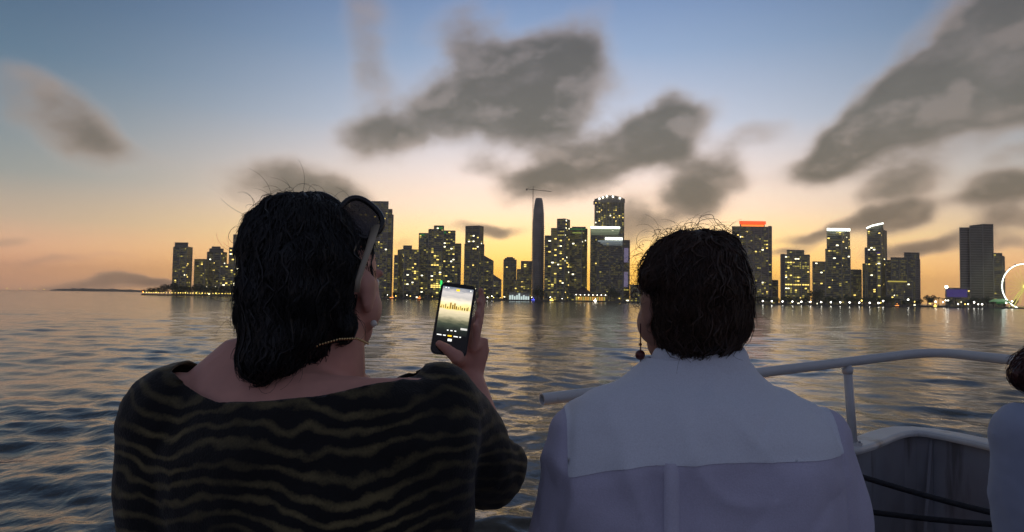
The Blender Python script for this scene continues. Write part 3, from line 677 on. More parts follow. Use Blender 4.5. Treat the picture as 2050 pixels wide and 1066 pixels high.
# ------------------------------------------------------------------ the boat we are on
DK = CAM.z - 1.25
m_white = mat('white marine paint', (.62, .64, .64), .42, var=.08, scale=5, bump=.05)
m_grey = mat('grey marine paint', (.30, .31, .34), .55, var=.15, scale=4, bump=.08)
m_deck = mat('non slip deck paint', (.16, .17, .19), .85, var=.15, scale=30, bump=.3)
def worn(m, amount, col, sc, stretch=(1, 1, 1)):
    t_ = m.node_tree; b = t_.nodes['Principled BSDF']; src = b.inputs['Base Color'].links[0].from_socket
    tcn = t_.nodes.new('ShaderNodeTexCoord'); mp_ = t_.nodes.new('ShaderNodeMapping'); mp_.inputs['Scale'].default_value = stretch; nz = t_.nodes.new('ShaderNodeTexNoise'); nz.inputs['Scale'].default_value = sc; nz.inputs['Detail'].default_value = 8
    t_.links.new(tcn.outputs['Object'], mp_.inputs[0]); t_.links.new(mp_.outputs[0], nz.inputs[0]); mr = t_.nodes.new('ShaderNodeMapRange'); t_.links.new(nz.outputs[0], mr.inputs[0]); mr.inputs[1].default_value = .66 - amount; mr.inputs[2].default_value = .76 - amount; mr.inputs[4].default_value = .75
    mx = t_.nodes.new('ShaderNodeMix'); mx.data_type = 'RGBA'; t_.links.new(mr.outputs[0], mx.inputs[0]); t_.links.new(src, mx.inputs[6]); mx.inputs[7].default_value = col + (1,); t_.links.new(mx.outputs[2], b.inputs['Base Color'])
worn(m_white, .06, (.28, .21, .14), 9); worn(m_grey, .10, (.14, .13, .12), 5, (2.5, 2.5, .35))
bt = empty('tour_boat', (0, 0, 0), 'white railed bow deck of the tour boat around the seated people', 'boat')
A = at(1085, 800, 2.2); Bc = at(1868, 704, 3.0); Cc = at(2050, 724, 2.62); Ppost = at(1693, 738, 2.79)
dAB = Vector((Bc.x - A.x, Bc.y - A.y)).normalized()
def onAB(s, off=0): return (A.x + dAB.x * s - dAB.y * off, A.y + dAB.y * s + dAB.x * off)
lenAB = Vector((Bc.x - A.x, Bc.y - A.y)).length
outline = [onAB(-7), onAB(-3.5), onAB(0), onAB(lenAB * .8), (Bc.x, Bc.y + .03), (Cc.x + .02, Cc.y), (2.45, .8), (2.9, -1.5), (2.0, -4.5), (-4.5, -4.5)]
mb = MB(); mb.prism(outline, DK - .12, DK); mb.build('deck', m_deck, bt)
mb = MB(); cxh = sum(p[0] for p in outline) / len(outline); cyh = sum(p[1] for p in outline) / len(outline); n = len(outline)
low = [(cxh + (p[0] - cxh) * .8, cyh + (p[1] - cyh) * .8) for p in outline]
mb.add([(p[0], p[1], -1.5) for p in low] + [(p[0], p[1], DK - .121) for p in outline], [(i, (i + 1) % n, n + (i + 1) % n, n + i) for i in range(n)]); mb.build('hull', m_white, bt)
# toe rail along the open side
mb = MB(); mb.prism([onAB(-6.9, -.02), onAB(.5, -.02), onAB(.5, -.07), onAB(-6.9, -.07)][::-1], DK + .002, DK + .09); mb.build('toe_rail', m_white, bt)
# bulwark: from behind the white shirt round the bow and back
path = [onAB(.35), onAB(.8), onAB(1.2), (Ppost.x, Ppost.y)]
p0 = Vector((Ppost.x, Ppost.y)); pm = Vector((Bc.x + .02, Bc.y + .16)); p1 = Vector((Cc.x + .16, Cc.y - .02))
for i in range(1, 13):
    u = i / 12; path.append(tuple(p0 * (1 - u) ** 2 + pm * (2 * u * (1 - u)) + p1 * u * u + (pm - (p0 + p1) / 2) * .55 * math.sin(math.pi * u) ** 2))
path += [(2.32, 1.6), (2.55, .6), (2.85, -1.3)]
def capz(i): return CAM.z - .555
def offset(path, d):
    out = []
    for i, p in enumerate(path):
        a = Vector(path[max(0, i - 1)]); b = Vector(path[min(len(path) - 1, i + 1)]); t_ = (b - a).normalized(); out.append((p[0] + t_.y * d, p[1] - t_.x * d))
    return out
def wall(mb, path, d0, d1, z0, z1, mi=0):
    a, b = offset(path, d0), offset(path, d1); n = len(path)
    vs = [(p[0], p[1], z0) for p in a] + [(p[0], p[1], z0) for p in b] + [(p[0], p[1], z1) for p in a] + [(p[0], p[1], z1) for p in b]
    fs = []
    for i in range(n - 1): fs += [(i, i + 1, 2 * n + i + 1, 2 * n + i), (n + i + 1, n + i, 3 * n + i, 3 * n + i + 1), (2 * n + i, 2 * n + i + 1, 3 * n + i + 1, 3 * n + i), (n + i, n + i + 1, i + 1, i)]
    fs += [(0, 2 * n, 3 * n, n), (n - 1, 2 * n - 1, 4 * n - 1, 3 * n - 1)]; mb.add(vs, fs, mi)
cz = CAM.z - .60
mb = MB(); wall(mb, path, -.015, .015, DK + .002, cz - .001); mb.build('bulwark', m_grey, bt)
mb = MB(); wall(mb, path, -.05, .065, cz, cz + .03); o = mb.build('cap_rail', m_white, bt)
bv = o.modifiers.new('bevel', 'BEVEL'); bv.width = .012; bv.segments = 2; bv.limit_method = 'ANGLE'
for i in (1, 10):
    p = Vector(offset(path, .02)[i]); q = Vector(offset(path, .16)[i]); t_ = (q - p).normalized(); s = Vector((-t_.y, t_.x)) * .006
    mb = MB(); mb.add([(p.x - s.x, p.y - s.y, DK + .005), (q.x - s.x, q.y - s.y, DK + .005), (p.x - s.x, p.y - s.y, cz - .003), (p.x + s.x, p.y + s.y, DK + .005), (q.x + s.x, q.y + s.y, DK + .005), (p.x + s.x, p.y + s.y, cz - .003)],
        [(0, 1, 2), (5, 4, 3), (0, 3, 4, 1), (1, 4, 5, 2), (2, 5, 3, 0)]); mb.build('bracket', m_grey, bt)
# rail pipe
def bez(a, b, c, n): return [a * (1 - u) ** 2 + b * (2 * u * (1 - u)) + c * u * u for u in [i / n for i in range(n + 1)]]
rA, rB, rC = A, Bc, Cc; k1 = rA.lerp(rB, .9); k2 = rB.lerp(rC, .35)
rp = [rA, rA.lerp(rB, .3), rA.lerp(rB, .6)] + bez(k1, rB, k2, 8) + [rC, Vector((2.3, 1.6, rC.z - .02)), Vector((2.55, .6, rC.z - .03)), Vector((2.85, -1.3, rC.z - .03))]
mb = MB(); mb.tube(rp, .0195, 14, cap=False); mb.tube(rp, .0155, 14, cap=False); 
o = mb.build('rail', m_white, bt, smooth=True)
mb = MB(); e0 = (rp[1] - rp[0]).normalized(); sd = e0.orthogonal().normalized(); up = e0.cross(sd); vs = []
for rr_ in (.0195, .0155):
    for k in range(14): a = 2 * math.pi * k / 14; vs.append(rA + sd * rr_ * math.cos(a) + up * rr_ * math.sin(a))
mb.add(vs, [(k, (k + 1) % 14, 14 + (k + 1) % 14, 14 + k) for k in range(14)]); mb.build('rail_end', m_white, bt)
def post(top, base):
    mb = MB(); mb.tube([base, top], .017, 12); st_ = mb.build('stanchion', m_white, bt, smooth=True)
    mb = MB(); u_ = (top - base).normalized(); mb.tube([top - u_ * .035, top - u_ * .012], [.019, .023], 12); mb.build('weld_collar', m_white, st_, org=(0, 0, 0), smooth=True)
    for k in range(4): a_ = k * 1.571 + .6; mb = MB(); c_ = base + Vector((.026 * math.cos(a_), .026 * math.sin(a_), .012)); mb.tube([c_, c_ + Vector((0, 0, .006))], .005, 6); mb.build('bolt', m_grey, st_, org=(0, 0, 0))
    mb = MB(); mb.tube([base, base + Vector((0, 0, .012))], .034, 12); mb.build('foot_plate', m_white, st_, org=(0, 0, 0))
pb = at(1708, 872, 2.77); tq = min((rA.lerp(rB, i / 400) for i in range(360)), key=lambda p: abs(p.x - Ppost.x))
post(tq + Vector((0, 0, -.012)), Vector((pb.x, pb.y, cz + .03)))
q = rA.lerp(rB, .28); post(q + Vector((0, 0, -.01)), Vector((q.x + .02, q.y, cz + .03)))
q = Vector((2.4, 1.2, rC.z - .03)); post(q, Vector((2.42, 1.2, cz + .03)))
# ropes across the bow
m_rope = mat('black rope', (.02, .02, .024), .8, var=.3, scale=60, bump=.4)
for (pa, pbx, lab) in (((1715, 952, 2.62), (2175, 1068, 2.25), 'thick black rope stretched across the bow, the upper of the pair'), ((1715, 1022, 2.62), (2175, 1058, 2.25), 'thick black rope stretched across the bow, the lower of the pair')):
    a, b = at(*pa), at(*pbx); mb = MB(); pts = [a.lerp(b, i / 24) - Vector((0, 0, .012 * math.sin(math.pi * i / 24))) for i in range(25)]
    mb.tube(pts, .0105, 8); r_ = empty('rope', a, lab, 'rope'); mb.build('strand', m_rope, r_, smooth=True)
    for e in (a, b): mb = MB(); mb.ball(e, .02, nu=10, nv=8); mb.build('knot', m_rope, r_, smooth=True)
# bench the people sit on
SEAT = DK + .44
bn = empty('bench', (.4, 1.2, DK), 'long slatted bench the three people sit on', 'bench')
m_wood = mat('worn bench wood', (.20, .12, .07), .6, var=.3, scale=6, bump=.1)
for i in range(4): mb = MB(); y = 1.0 + i * .115; mb.box((-.95, y, SEAT - .035), (1.75, y + .1, SEAT)); mb.build('slat', m_wood, bn)
for x in (-.8, .4, 1.6):
    for y in (1.04, 1.38): mb = MB(); mb.tube([(x, y, DK), (x, y, SEAT - .036)], .022, 8); mb.build('leg', m_grey, bn)

# ------------------------------------------------------------------ people
DG = bpy.context.evaluated_depsgraph_get
def remesh(mb, vox, smooth=4, fac=.5):
    me = mb.mesh('tmp'); o = bpy.data.objects.new('tmp', me); COL.objects.link(o)
    m = o.modifiers.new('r', 'REMESH'); m.mode = 'VOXEL'; m.voxel_size = vox
    if smooth: s = o.modifiers.new('s', 'SMOOTH'); s.factor = fac; s.iterations = smooth
    bpy.context.view_layer.update(); dg = DG(); dg.update()
    out = bpy.data.meshes.new_from_object(o.evaluated_get(dg), depsgraph=dg)
    bpy.data.objects.remove(o); bpy.data.meshes.remove(me); return out
def arrays(me):
    v = np.empty(len(me.vertices) * 3, np.float32); me.vertices.foreach_get('co', v); return v.reshape(-1, 3)
def cut(me, f):
    """keep the part where f(v) > 0, cutting the triangles along f = 0; f maps (n,3) -> (n,)"""
    me.calc_loop_triangles(); V = arrays(me).astype(float); T = np.empty(len(me.loop_triangles) * 3, np.int32)
    me.loop_triangles.foreach_get('vertices', T); T = T.reshape(-1, 3); val = f(V); pos = val > 0; n = pos[T].sum(1)
    tris = T[n == 3].tolist(); new = []; ed = {}
    def mid(a, b):
        k = (a, b) if a < b else (b, a)
        if k not in ed:
            t_ = val[a] / (val[a] - val[b]); ed[k] = len(V) + len(new); new.append(V[a] + (V[b] - V[a]) * min(max(t_, .02), .98))
        return ed[k]
    for tri in T[(n == 1) | (n == 2)].tolist():
        while not (pos[tri[0]] and (n_ := pos[tri].sum()) and (n_ == 1 or pos[tri[1]])): tri = tri[1:] + tri[:1]
        a, b, c = tri
        if pos[b]: p, q = mid(b, c), mid(c, a); tris += [[a, b, p], [a, p, q]]
        else: tris.append([a, mid(a, b), mid(a, c)])
    if new: V = np.vstack([V, np.array(new)])
    T = np.array(tris); used, inv = np.unique(T, return_inverse=True); T = inv.reshape(-1, 3); V = V[used]
    out = bpy.data.meshes.new('cloth'); out.from_pydata(V.tolist(), [], T.tolist()); out.update(); bpy.data.meshes.remove(me); return out
def poly_sd(poly):
    P = np.array(poly)
    def f(V):   # signed distance in the x-z plane, positive outside
        p = V[:, [0, 2]]; d = np.full(len(p), 1e9); ins = np.zeros(len(p), bool)
        for i in range(len(P)):
            a, b = P[i], P[(i + 1) % len(P)]; e = b - a; w = p - a
            t_ = np.clip((w @ e) / (e @ e), 0, 1); d = np.minimum(d, np.linalg.norm(w - t_[:, None] * e, axis=1))
            c = ((a[1] <= p[:, 1]) & (b[1] > p[:, 1])) | ((b[1] <= p[:, 1]) & (a[1] > p[:, 1]))
            with np.errstate(divide='ignore', invalid='ignore'): xi = a[0] + (p[:, 1] - a[1]) / (b[1] - a[1] + 1e-12) * e[0]
            ins ^= c & (p[:, 0] < xi)
        return np.where(ins, -d, d)
    return f
def part(name, me, m, root, smooth=True, under=None):
    v = arrays(me); v = v - np.array(root.location, np.float32); me.vertices.foreach_set('co', v.astype(np.float32).ravel()); me.update()
    me.materials.clear(); o = link(name, me, under or root, mats=[m], smooth=smooth); return o
def limb(mb, pts, rad, seg=14):
    pts = [Vector(p) for p in pts]; mb.tube(pts, rad, seg)
    for p, r_ in ((pts[0], rad[0]), (pts[-1], rad[-1])): mb.ball(p, r_ if not isinstance(r_, tuple) else min(r_), nu=seg, nv=8)
def hand(mb, w, along, palm, curl=(.35, .35, .4, .45), thumb=1, sc=1.0, spread=.06, tdir=None):
    a = Vector(along).normalized(); n = Vector(palm); n = (n - a * n.dot(a)).normalized(); s = a.cross(n) * thumb
    mb.tube([w - a * .02, w + a * .02 * sc, w + a * .055 * sc, w + a * .092 * sc], [(.027 * sc, .019 * sc), (.032 * sc, .018 * sc), (.041 * sc, .016 * sc), (.039 * sc, .012 * sc)], 12, side=s)
    for i, (off, ln) in enumerate(((.029, .072), (.010, .080), (-.010, .074), (-.028, .058))):
        p = w + a * (.088 * sc) + s * (off * sc); d = (a + s * spread * (1.5 - i)).normalized(); ps = [p - a * .01, p]; ang = 0
        for k, fr in enumerate((.45, .31, .24)):
            ang += curl[i] * (1, 1.1, .8)[k]; dd = d * math.cos(ang) + n * math.sin(ang); ps.append(ps[-1] + dd * ln * fr * sc)
        r_ = (.0095, .0095, .0088, .0082, .0068); mb.tube(ps, [q * sc for q in r_], 9); mb.ball(ps[-1], .0068 * sc, nu=9, nv=6)
    p = w + a * .028 * sc + s * .028 * sc; td = tdir or (a * .75 + s * .62 + n * .35)
    td = Vector(td).normalized(); p2 = p + td * .042 * sc; td2 = (td + a * .35 + n * .1).normalized(); p3 = p2 + td2 * .034 * sc; p4 = p3 + (td2 + n * .25).normalized() * .026 * sc
    mb.tube([p, p2, p3, p4], [.016 * sc, .0125 * sc, .011 * sc, .008 * sc], 10); mb.ball(p4, .008 * sc, nu=9, nv=6)
def head(mb, c, yaw, sc=1.0, tilt=0):
    """c = centre of the skull; face looks along +y turned by yaw (to the right positive)"""
    f = Vector((math.sin(yaw), math.cos(yaw), tilt)).normalized(); r_ = f.cross(Vector((0, 0, 1))).normalized(); u = r_.cross(f); ax = (r_, f, u)
    P = lambda x, y, z: c + r_ * (x * sc) + f * (y * sc) + u * (z * sc)
    B = lambda p, rr: mb.ball(p, tuple(q * sc for q in rr), axes=ax, nu=16, nv=12)
    B(P(0, -.012, .03), (.075, .094, .085)); B(P(0, .035, -.02), (.062, .062, .085)); B(P(0, .052, -.075), (.042, .045, .042))
    B(P(-.038, .038, -.04), (.03, .04, .04)); B(P(.038, .038, -.04), (.03, .04, .04))
    mb.tube([P(0, .09, .012), P(0, .104, -.018), P(0, .110, -.034)], [.008 * sc, .011 * sc, .013 * sc], 8); B(P(-.012, .098, -.036), (.009, .011, .008)); B(P(.012, .098, -.036), (.009, .011, .008))
    B(P(0, .089, .022), (.05, .012, .012)); B(P(0, .092, -.062), (.022, .011, .006)); B(P(0, .091, -.071), (.02, .011, .007))
    for s in (-1, 1):
        B(P(.072 * s, .0, -.012), (.009, .02, .032)); B(P(.075 * s, -.004, .0), (.007, .023, .018)); B(P(.07 * s, .004, -.038), (.007, .01, .011))
    return P, ax
def eyes(root, P, ax, sc):
    for s in (-1, 1):
        mb = MB(); mb.ball(P(.031 * s, .078, .004), .0115 * sc, axes=ax, nu=14, nv=10); part('eye', mb.mesh('eye'), mat('eye white', (.7, .68, .65), .25, var=.05), root)
def hair_strands(me, n, ln, steps, seed, flow, rad=.0009, lift=.003, keep=None, wav=.004):
    """thin curved strands that follow the hair mass"""
    rn = random.Random(seed); V = [v.co.copy() for v in me.vertices]; bvh = BVHTree.FromPolygons(V, [tuple(p.vertices) for p in me.polygons])
    nr = [v.normal.copy() for v in me.vertices]; mb = MB(); idx = list(range(len(V))); cnt = 0
    while cnt < n:
        i = rn.choice(idx); p = V[i] + nr[i] * lift
        if keep and not keep(p): cnt += 1; continue
        pts = [p]; nn = nr[i]; L_ = ln * rn.uniform(.5, 1.3); ph = rn.uniform(0, 6.28); out = rn.uniform(.0, 1) ** 3 * .012
        for k in range(steps):
            d = flow(pts[-1], nn, rn); d = d - nn * d.dot(nn)
            if d.length < 1e-4: break
            d.normalize(); side = d.cross(nn); q = pts[-1] + d * (L_ / steps) + side * (wav * math.sin(ph + k * 1.3))
            hit = bvh.find_nearest(q)
            if hit[0] is None: break
            nn = hit[1]; q = hit[0] + nn * (lift * (.5 + .5 * math.sin(ph + k)) + out * (k + 1) / steps); pts.append(q)
        if len(pts) > 2: mb.tube(pts, [rad * (1 - .75 * k / (len(pts) - 1)) for k in range(len(pts))], 3, cap=False)
        cnt += 1
    return mb
def flyaways(mb, roots, rad=.00045, seed=1, curl=.02, ln=.05, up=.6):
    rn = random.Random(seed)
    for (p, d) in roots:
        p = Vector(p); d = (Vector(d) + Vector((rn.gauss(0, .4), rn.gauss(0, .4), rn.gauss(0, .3)))).normalized(); pts = [p]; ax = Vector((rn.gauss(0, .5), rn.choice((-1, 1)), rn.gauss(0, .5))).normalized(); a = rn.uniform(.15, .55); L_ = ln * rn.uniform(.4, 1.4)
        for k in range(8): d = (Matrix.Rotation(a, 3, ax) @ d); pts.append(pts[-1] + d * L_ / 8)
        mb.tube(pts, [rad * (1 - .6 * k / 8) for k in range(9)], 3, cap=False)
def loft_hair(rows, d, org=None, dy=0.0):
    """rows: (py, px0, px1, half depth, depth shift)"""
    mb = MB(); pts = []; rad = []
    for (py, x0, x1, hd, sh) in rows:
        c = at((x0 + x1) / 2, py, d + sh); pts.append(c); rad.append(((x1 - x0) / 2 * (d + sh) / F, hd))
    mb.tube(pts, rad, 28, side=(1, 0, 0), level=True); return mb
def lump(me, amp, sc, seed=0, amp2=0, sc2=60):
    nrm = [v.normal.copy() for v in me.vertices]
    for v, nv_ in zip(me.vertices, nrm):
        p = v.co * sc + Vector((seed, 0, 0)); v.co += nv_ * (amp * noise.noise(p) + (amp2 * noise.noise(v.co * sc2) if amp2 else 0))
    me.update()
def hair_mat(name, col, rough=.45):
    m = mat(name, col, rough - .08, var=.35, scale=90, spec=.5); return m
m_jean = mat('dark denim', (.03, .035, .06), .85, var=.2, scale=60, bump=.1)
m_shoe = mat('dark shoe leather', (.03, .028, .026), .5)
def lower_body(root, body, hx, hy, wid=.16):
    """thighs forward, shins down, shoes on the deck"""
    tr = MB(); hz = SEAT + .105
    tr.ball((hx, hy, hz + .03), (wid + .035, .15, .13), nu=20, nv=12)
    for s in (-1, 1):
        h = Vector((hx + s * wid * .58, hy, hz)); k = Vector((hx + s * .13, hy + .43, hz + .01)); f = Vector((hx + s * .13, hy + .44, DK + .1))
        limb(tr, [h, h.lerp(k, .5), k], [.095, .088, .066]); limb(tr, [k, k.lerp(f, .4), f], [.064, .06, .045])
        limb(body, [k.lerp(f, .5), f, f - Vector((0, 0, .05))], [.045, .038, .034], 10)
        sh = MB(); sh.tube([f + Vector((0, -.05, -.062)), f + Vector((0, 0, -.055)), f + Vector((0, .09, -.068)), f + Vector((0, .17, -.074)), f + Vector((0, .2, -.08))], [(.032, .034), (.04, .042), (.045, .03), (.04, .022), (.02, .014)], 12, side=(1, 0, 0)); part('shoe', remesh(sh, .008, 3), m_shoe, root)
    part('trousers', remesh(tr, .012, 4), m_jean, root)
def skin(name, col): return mat(name, col, .55, var=.08, scale=25, bump=.04, spec=.35)

def torso_rings(rows, d):
    pts = [at(cx, py, d + sh) for (py, cx, hw, hd, sh) in rows]; return pts, [(hw, hd) for (_, _, hw, hd, _) in rows]
def torso(mb, rows, d, g=0.0):
    pts, rad = torso_rings(rows, d); mb.tube(pts, [(a + g, b + g) for a, b in rad], 32, side=(1, 0, 0))

# ---- person one: striped dark top, phone in the raised hand
def person_one():
    d = 1.15
    root = empty('person', (at(640, 1400, d).x, 1.19, SEAT), 'person with thick black hair and a dark striped top raising a phone', 'person')
    sk = skin('warm tan skin', (.70, .36, .28))
    rows = [(1440, 640, .20, .16, .03), (1300, 640, .225, .17, .03), (1120, 640, .24, .165, .02), (980, 640, .25, .16, .01), (880, 638, .262, .145, .01), (820, 636, .262, .125, .02), (782, 634, .245, .105, .03), (757, 636, .215, .085, .035), (738, 640, .17, .07, .04), (722, 648, .11, .062, .04)]
    shL, elL, wrL = at(352, 838, 1.16), at(345, 1180, 1.14), at(480, 1330, 1.42)
    shR, elR, wrR = at(866, 815, 1.17), at(985, 945, 1.34), at(938, 752, 1.45)
    body = MB(); torso(body, rows, d)
    nk = at(655, 745, d + .05); hc = at(664, 570, d + .06)
    limb(body, [nk, nk.lerp(hc, .45), hc], [.066, .06, .058])
    P, ax = head(body, hc, R(21), 1.04)
    limb(body, [shL, shL.lerp(elL, .5), elL], [.078, .07, .058]); limb(body, [elL, elL.lerp(wrL, .4), wrL], [.055, .05, .034])
    limb(body, [shR, shR.lerp(elR, .5), elR], [.062, .058, .05]); limb(body, [elR, elR.lerp(wrR, .35), wrR], [.05, .044, .029])
    hand(body, wrL, (.5, .8, -.15), (0, 0, -1), curl=(.2, .25, .25, .3), thumb=1)
    # hand that holds the phone: fingers behind it, thumb over the lower edge
    pc = at(908, 640, 1.40); upv = (at(916, 575, 1.425) - at(896, 700, 1.385)).normalized(); rt = (at(950, 645, 1.40) - at(875, 632, 1.40)); rt = (rt - upv * rt.dot(upv)).normalized(); nf = rt.cross(upv)  # nf points away from us
    if nf.y < 0: nf = -nf
    w = wrR + Vector((0, 0, .005)); a = (pc + upv * .0 + rt * .035 + nf * .035 - w).normalized(); pal = -nf; pal = (pal - a * pal.dot(a)).normalized(); s = a.cross(pal)
    thumbside = -rt
    if s.dot(thumbside) < 0: s = -s
    body.tube([w - a * .02, w + a * .018, w + a * .05, w + a * .078], [(.029, .022), (.036, .021), (.043, .017), (.038, .012)], 12, side=s)
    hw, hh = .0362, .074
    edge = pc + rt * (hw + .006)
    for i, (v, ln, out) in enumerate(((.058, 0, .004), (.034, 0, .005), (.010, 0, .004), (-.016, 0, .002))):   # finger bases behind, tips wrapped on the right edge
        b0 = w + a * .07 + s * (.024 - .016 * i); m1 = edge + upv * (v - .035) + nf * .024 + rt * (.004 + out); m2 = edge + upv * (v - .008) + nf * .010 + rt * (.006 + out); m3 = edge + upv * (v + .010) - nf * .006 + rt * .003
        rr_ = (.0095, .0092, .0082, .0068); body.tube([b0, m1, m2, m3], rr_, 9); body.ball(m3, .0068, nu=9, nv=6)
    t0 = w + a * .03 + s * .02 - nf * .012; t1 = pc - upv * .078 + rt * .018 - nf * .020; t2 = pc - upv * .064 - rt * .004 - nf * .018; t3 = pc - upv * .056 - rt * .020 - nf * .014
    body.tube([t0, t1, t2, t3], [.019, .0145, .0115, .0085], 10); body.ball(t3, .0085, nu=9, nv=6)
    lower_body(root, body, root.location.x, 1.2, .2)
    part('body', remesh(body, .0048, 5), sk, root); eyes(root, P, ax, 1.04)
    # striped top
    mb = MB(); torso(mb, rows, d, .011)
    limb(mb, [shL, shL.lerp(elL, .5), elL, elL.lerp(wrL, .25)], [.09, .086, .08, .074]); limb(mb, [shR, shR.lerp(elR, .5), elR, elR.lerp(wrR, .22)], [.08, .078, .07, .062])
    me = remesh(mb, .0095, 7)
    pz = lambda x, y: (lambda q: (q.x, q.z))(at(x, y, d - .09 + .125 * max(0, min(1, (800 - y) / 70))))
    neck = [pz(*q) for q in ((385, 640), (372, 715), (362, 745), (368, 772), (395, 797), (440, 810), (520, 806), (620, 793), (720, 778), (790, 764), (835, 742), (858, 716), (870, 640))]
    me = cut(me, poly_sd(neck))
    zc = at(640, 1390, d).z; me = cut(me, lambda V: V[:, 2] - zc)
    axL = (wrL - elL).normalized(); axR = (wrR - elR).normalized()
    for e, ax_, ln in ((elL, axL, .07), (elR, axR, .02)):
        c = e + ax_ * ln; A_ = np.array(ax_); C_ = np.array(c)
        def fs(V, A_=A_, C_=C_):
            q = (V - C_); h = q @ A_; rad = np.linalg.norm(q - h[:, None] * A_, axis=1); return np.where(rad < .12, -h, .05)
        me = cut(me, fs)
    me.update(); lump(me, .012, 10, 3, .002, 45)
    m = bpy.data.materials.new('zebra knit'); m.use_nodes = True; t_ = m.node_tree; b = t_.nodes['Principled BSDF']; b.inputs['Roughness'].default_value = .75; b.inputs['Sheen Weight'].default_value = .15; b.inputs['Specular IOR Level'].default_value = .25
    tcn = t_.nodes.new('ShaderNodeTexCoord'); n1 = t_.nodes.new('ShaderNodeTexNoise'); n1.inputs['Scale'].default_value = 6.5; n1.inputs['Detail'].default_value = 3; t_.links.new(tcn.outputs['Object'], n1.inputs[0])
    sp = t_.nodes.new('ShaderNodeSeparateXYZ'); t_.links.new(tcn.outputs['Object'], sp.inputs[0])
    def mm(op, a, b_=None):
        n_ = t_.nodes.new('ShaderNodeMath'); n_.operation = op
        for i, v in enumerate((a, b_)):
            if v is None: continue
            if isinstance(v, (int, float)): n_.inputs[i].default_value = v
            else: t_.links.new(v, n_.inputs[i])
        return n_.outputs[0]
    ph = mm('ADD', mm('MULTIPLY', sp.outputs[2], 235), mm('ADD', mm('MULTIPLY', n1.outputs[0], 30), mm('MULTIPLY', mm('SINE', mm('MULTIPLY', sp.outputs[0], 24)), 1.3)))
    n4 = t_.nodes.new('ShaderNodeTexNoise'); n4.inputs['Scale'].default_value = 19; t_.links.new(tcn.outputs['Object'], n4.inputs[0])
    sn = mm('ADD', mm('SINE', ph), mm('MULTIPLY', mm('SUBTRACT', n4.outputs[0], .5), 2.2))
    n5 = t_.nodes.new('ShaderNodeTexNoise'); n5.inputs['Scale'].default_value = 260; t_.links.new(tcn.outputs['Object'], n5.inputs[0])
    mr = t_.nodes.new('ShaderNodeMapRange'); t_.links.new(mm('ADD', sn, mm('MULTIPLY', mm('SUBTRACT', n5.outputs[0], .5), 1.2)), mr.inputs[0]); mr.inputs[1].default_value = -.1; mr.inputs[2].default_value = 1.25
    n6 = t_.nodes.new('ShaderNodeTexNoise'); n6.inputs['Scale'].default_value = 7; n6.inputs['Detail'].default_value = 3; t_.links.new(tcn.outputs['Object'], n6.inputs[0]); mk_ = t_.nodes.new('ShaderNodeMapRange'); t_.links.new(n6.outputs[0], mk_.inputs[0]); mk_.inputs[1].default_value = .36; mk_.inputs[2].default_value = .62; mk_.inputs[3].default_value = .25
    cr_ = t_.nodes.new('ShaderNodeValToRGB'); e = cr_.color_ramp.elements; e[0].color = (.007, .007, .007, 1); e[1].color = (.17, .14, .065, 1); t_.links.new(mm('MULTIPLY', mr.outputs[0], mk_.outputs[0]), cr_.inputs[0]); t_.links.new(cr_.outputs[0], b.inputs['Base Color'])
    bp = t_.nodes.new('ShaderNodeBump'); bp.inputs['Strength'].default_value = .35; bp.inputs['Distance'].default_value = .004; t_.links.new(n5.outputs[0], bp.inputs['Height']); t_.links.new(bp.outputs[0], b.inputs['Normal'])
    o = part('top', me, m, root); so = o.modifiers.new('s', 'SOLIDIFY'); so.thickness = .004; so.offset = 1
    # hair
    hrows = [(396, 588, 636, 0.03, 0.02), (402, 556, 664, 0.06, 0.02), (416, 533, 696, 0.085, 0.02), (445, 511, 718, 0.105, 0.02), (490, 496, 738, 0.118, 0.015), (540, 498, 736, 0.122, 0.01), (590, 491, 716, 0.12, 0.0), (640, 489, 690, 0.11, -0.01), (680, 493, 658, 0.095, -0.03), (715, 492, 628, 0.078, -0.045), (740, 498, 602, 0.06, -0.055), (756, 514, 581, 0.04, -0.06), (764, 539, 558, 0.02, -0.06)]
    hm = loft_hair(hrows, d + .035); 
    for (x, y, r_) in ((478, 640, .02), (484, 690, .022), (500, 735, .022), (600, 705, .02), (655, 655, .018), (505, 600, .03)): hm.ball(at(x + 32, y, d), r_)
    hme = remesh(hm, .007, 4); lump(hme, .011, 20, 5, .005, 65)
    hk = hair_mat('black hair', (.008, .008, .009), .5); hcv = hme.copy(); o = part('hair', hme, hk, root)
    crown = at(600, 430, d + .03)
    fl = lambda p, nn, rn: Vector((0, -.1, -1)) + (p - crown).normalized() * .5 + Vector((rn.gauss(0, .25), rn.gauss(0, .25), rn.gauss(0, .2)))
    sm = hair_strands(hcv, 5200, .085, 7, 2, fl, .0011, .003, wav=.005)
    lk = hair_strands(hcv, 420, .15, 9, 12, fl, .0048, .0015, wav=.011); sm.add(lk.v, lk.f)
    rn = random.Random(5); rts = []
    for i in range(170):
        v = rn.choice(hcv.vertices); rts.append((v.co, v.normal))
    for i in range(40): x = rn.uniform(480, 720); v = at(x, 398 + (abs(x - 600) / 110) ** 2 * 26, d + .03); rts.append((v, (rn.uniform(-.6, .3), 0, 1)))
    flyaways(sm, rts, .0004, 3, ln=.055); part('hair_strands', sm.mesh('hair_strands'), hk, root)['kind'] = 'stuff'
    # earring and necklace
    gold = mat('gold jewellery', (.8, .6, .3), .25, 1.0, var=.05)
    e = at(748, 648, d + .05); mb = MB(); mb.ball(e, .006, nu=10, nv=8); part('earring', mb.mesh('earring'), mat('pearl earring', (.8, .78, .72), .2, var=.05), root)
    mb = MB(); ps = [at(x, y, d - .03 + dd) for x, y, dd in ((600, 712, .0), (640, 690, -.008), (680, 679, .0), (715, 678, .02), (740, 690, .05))]
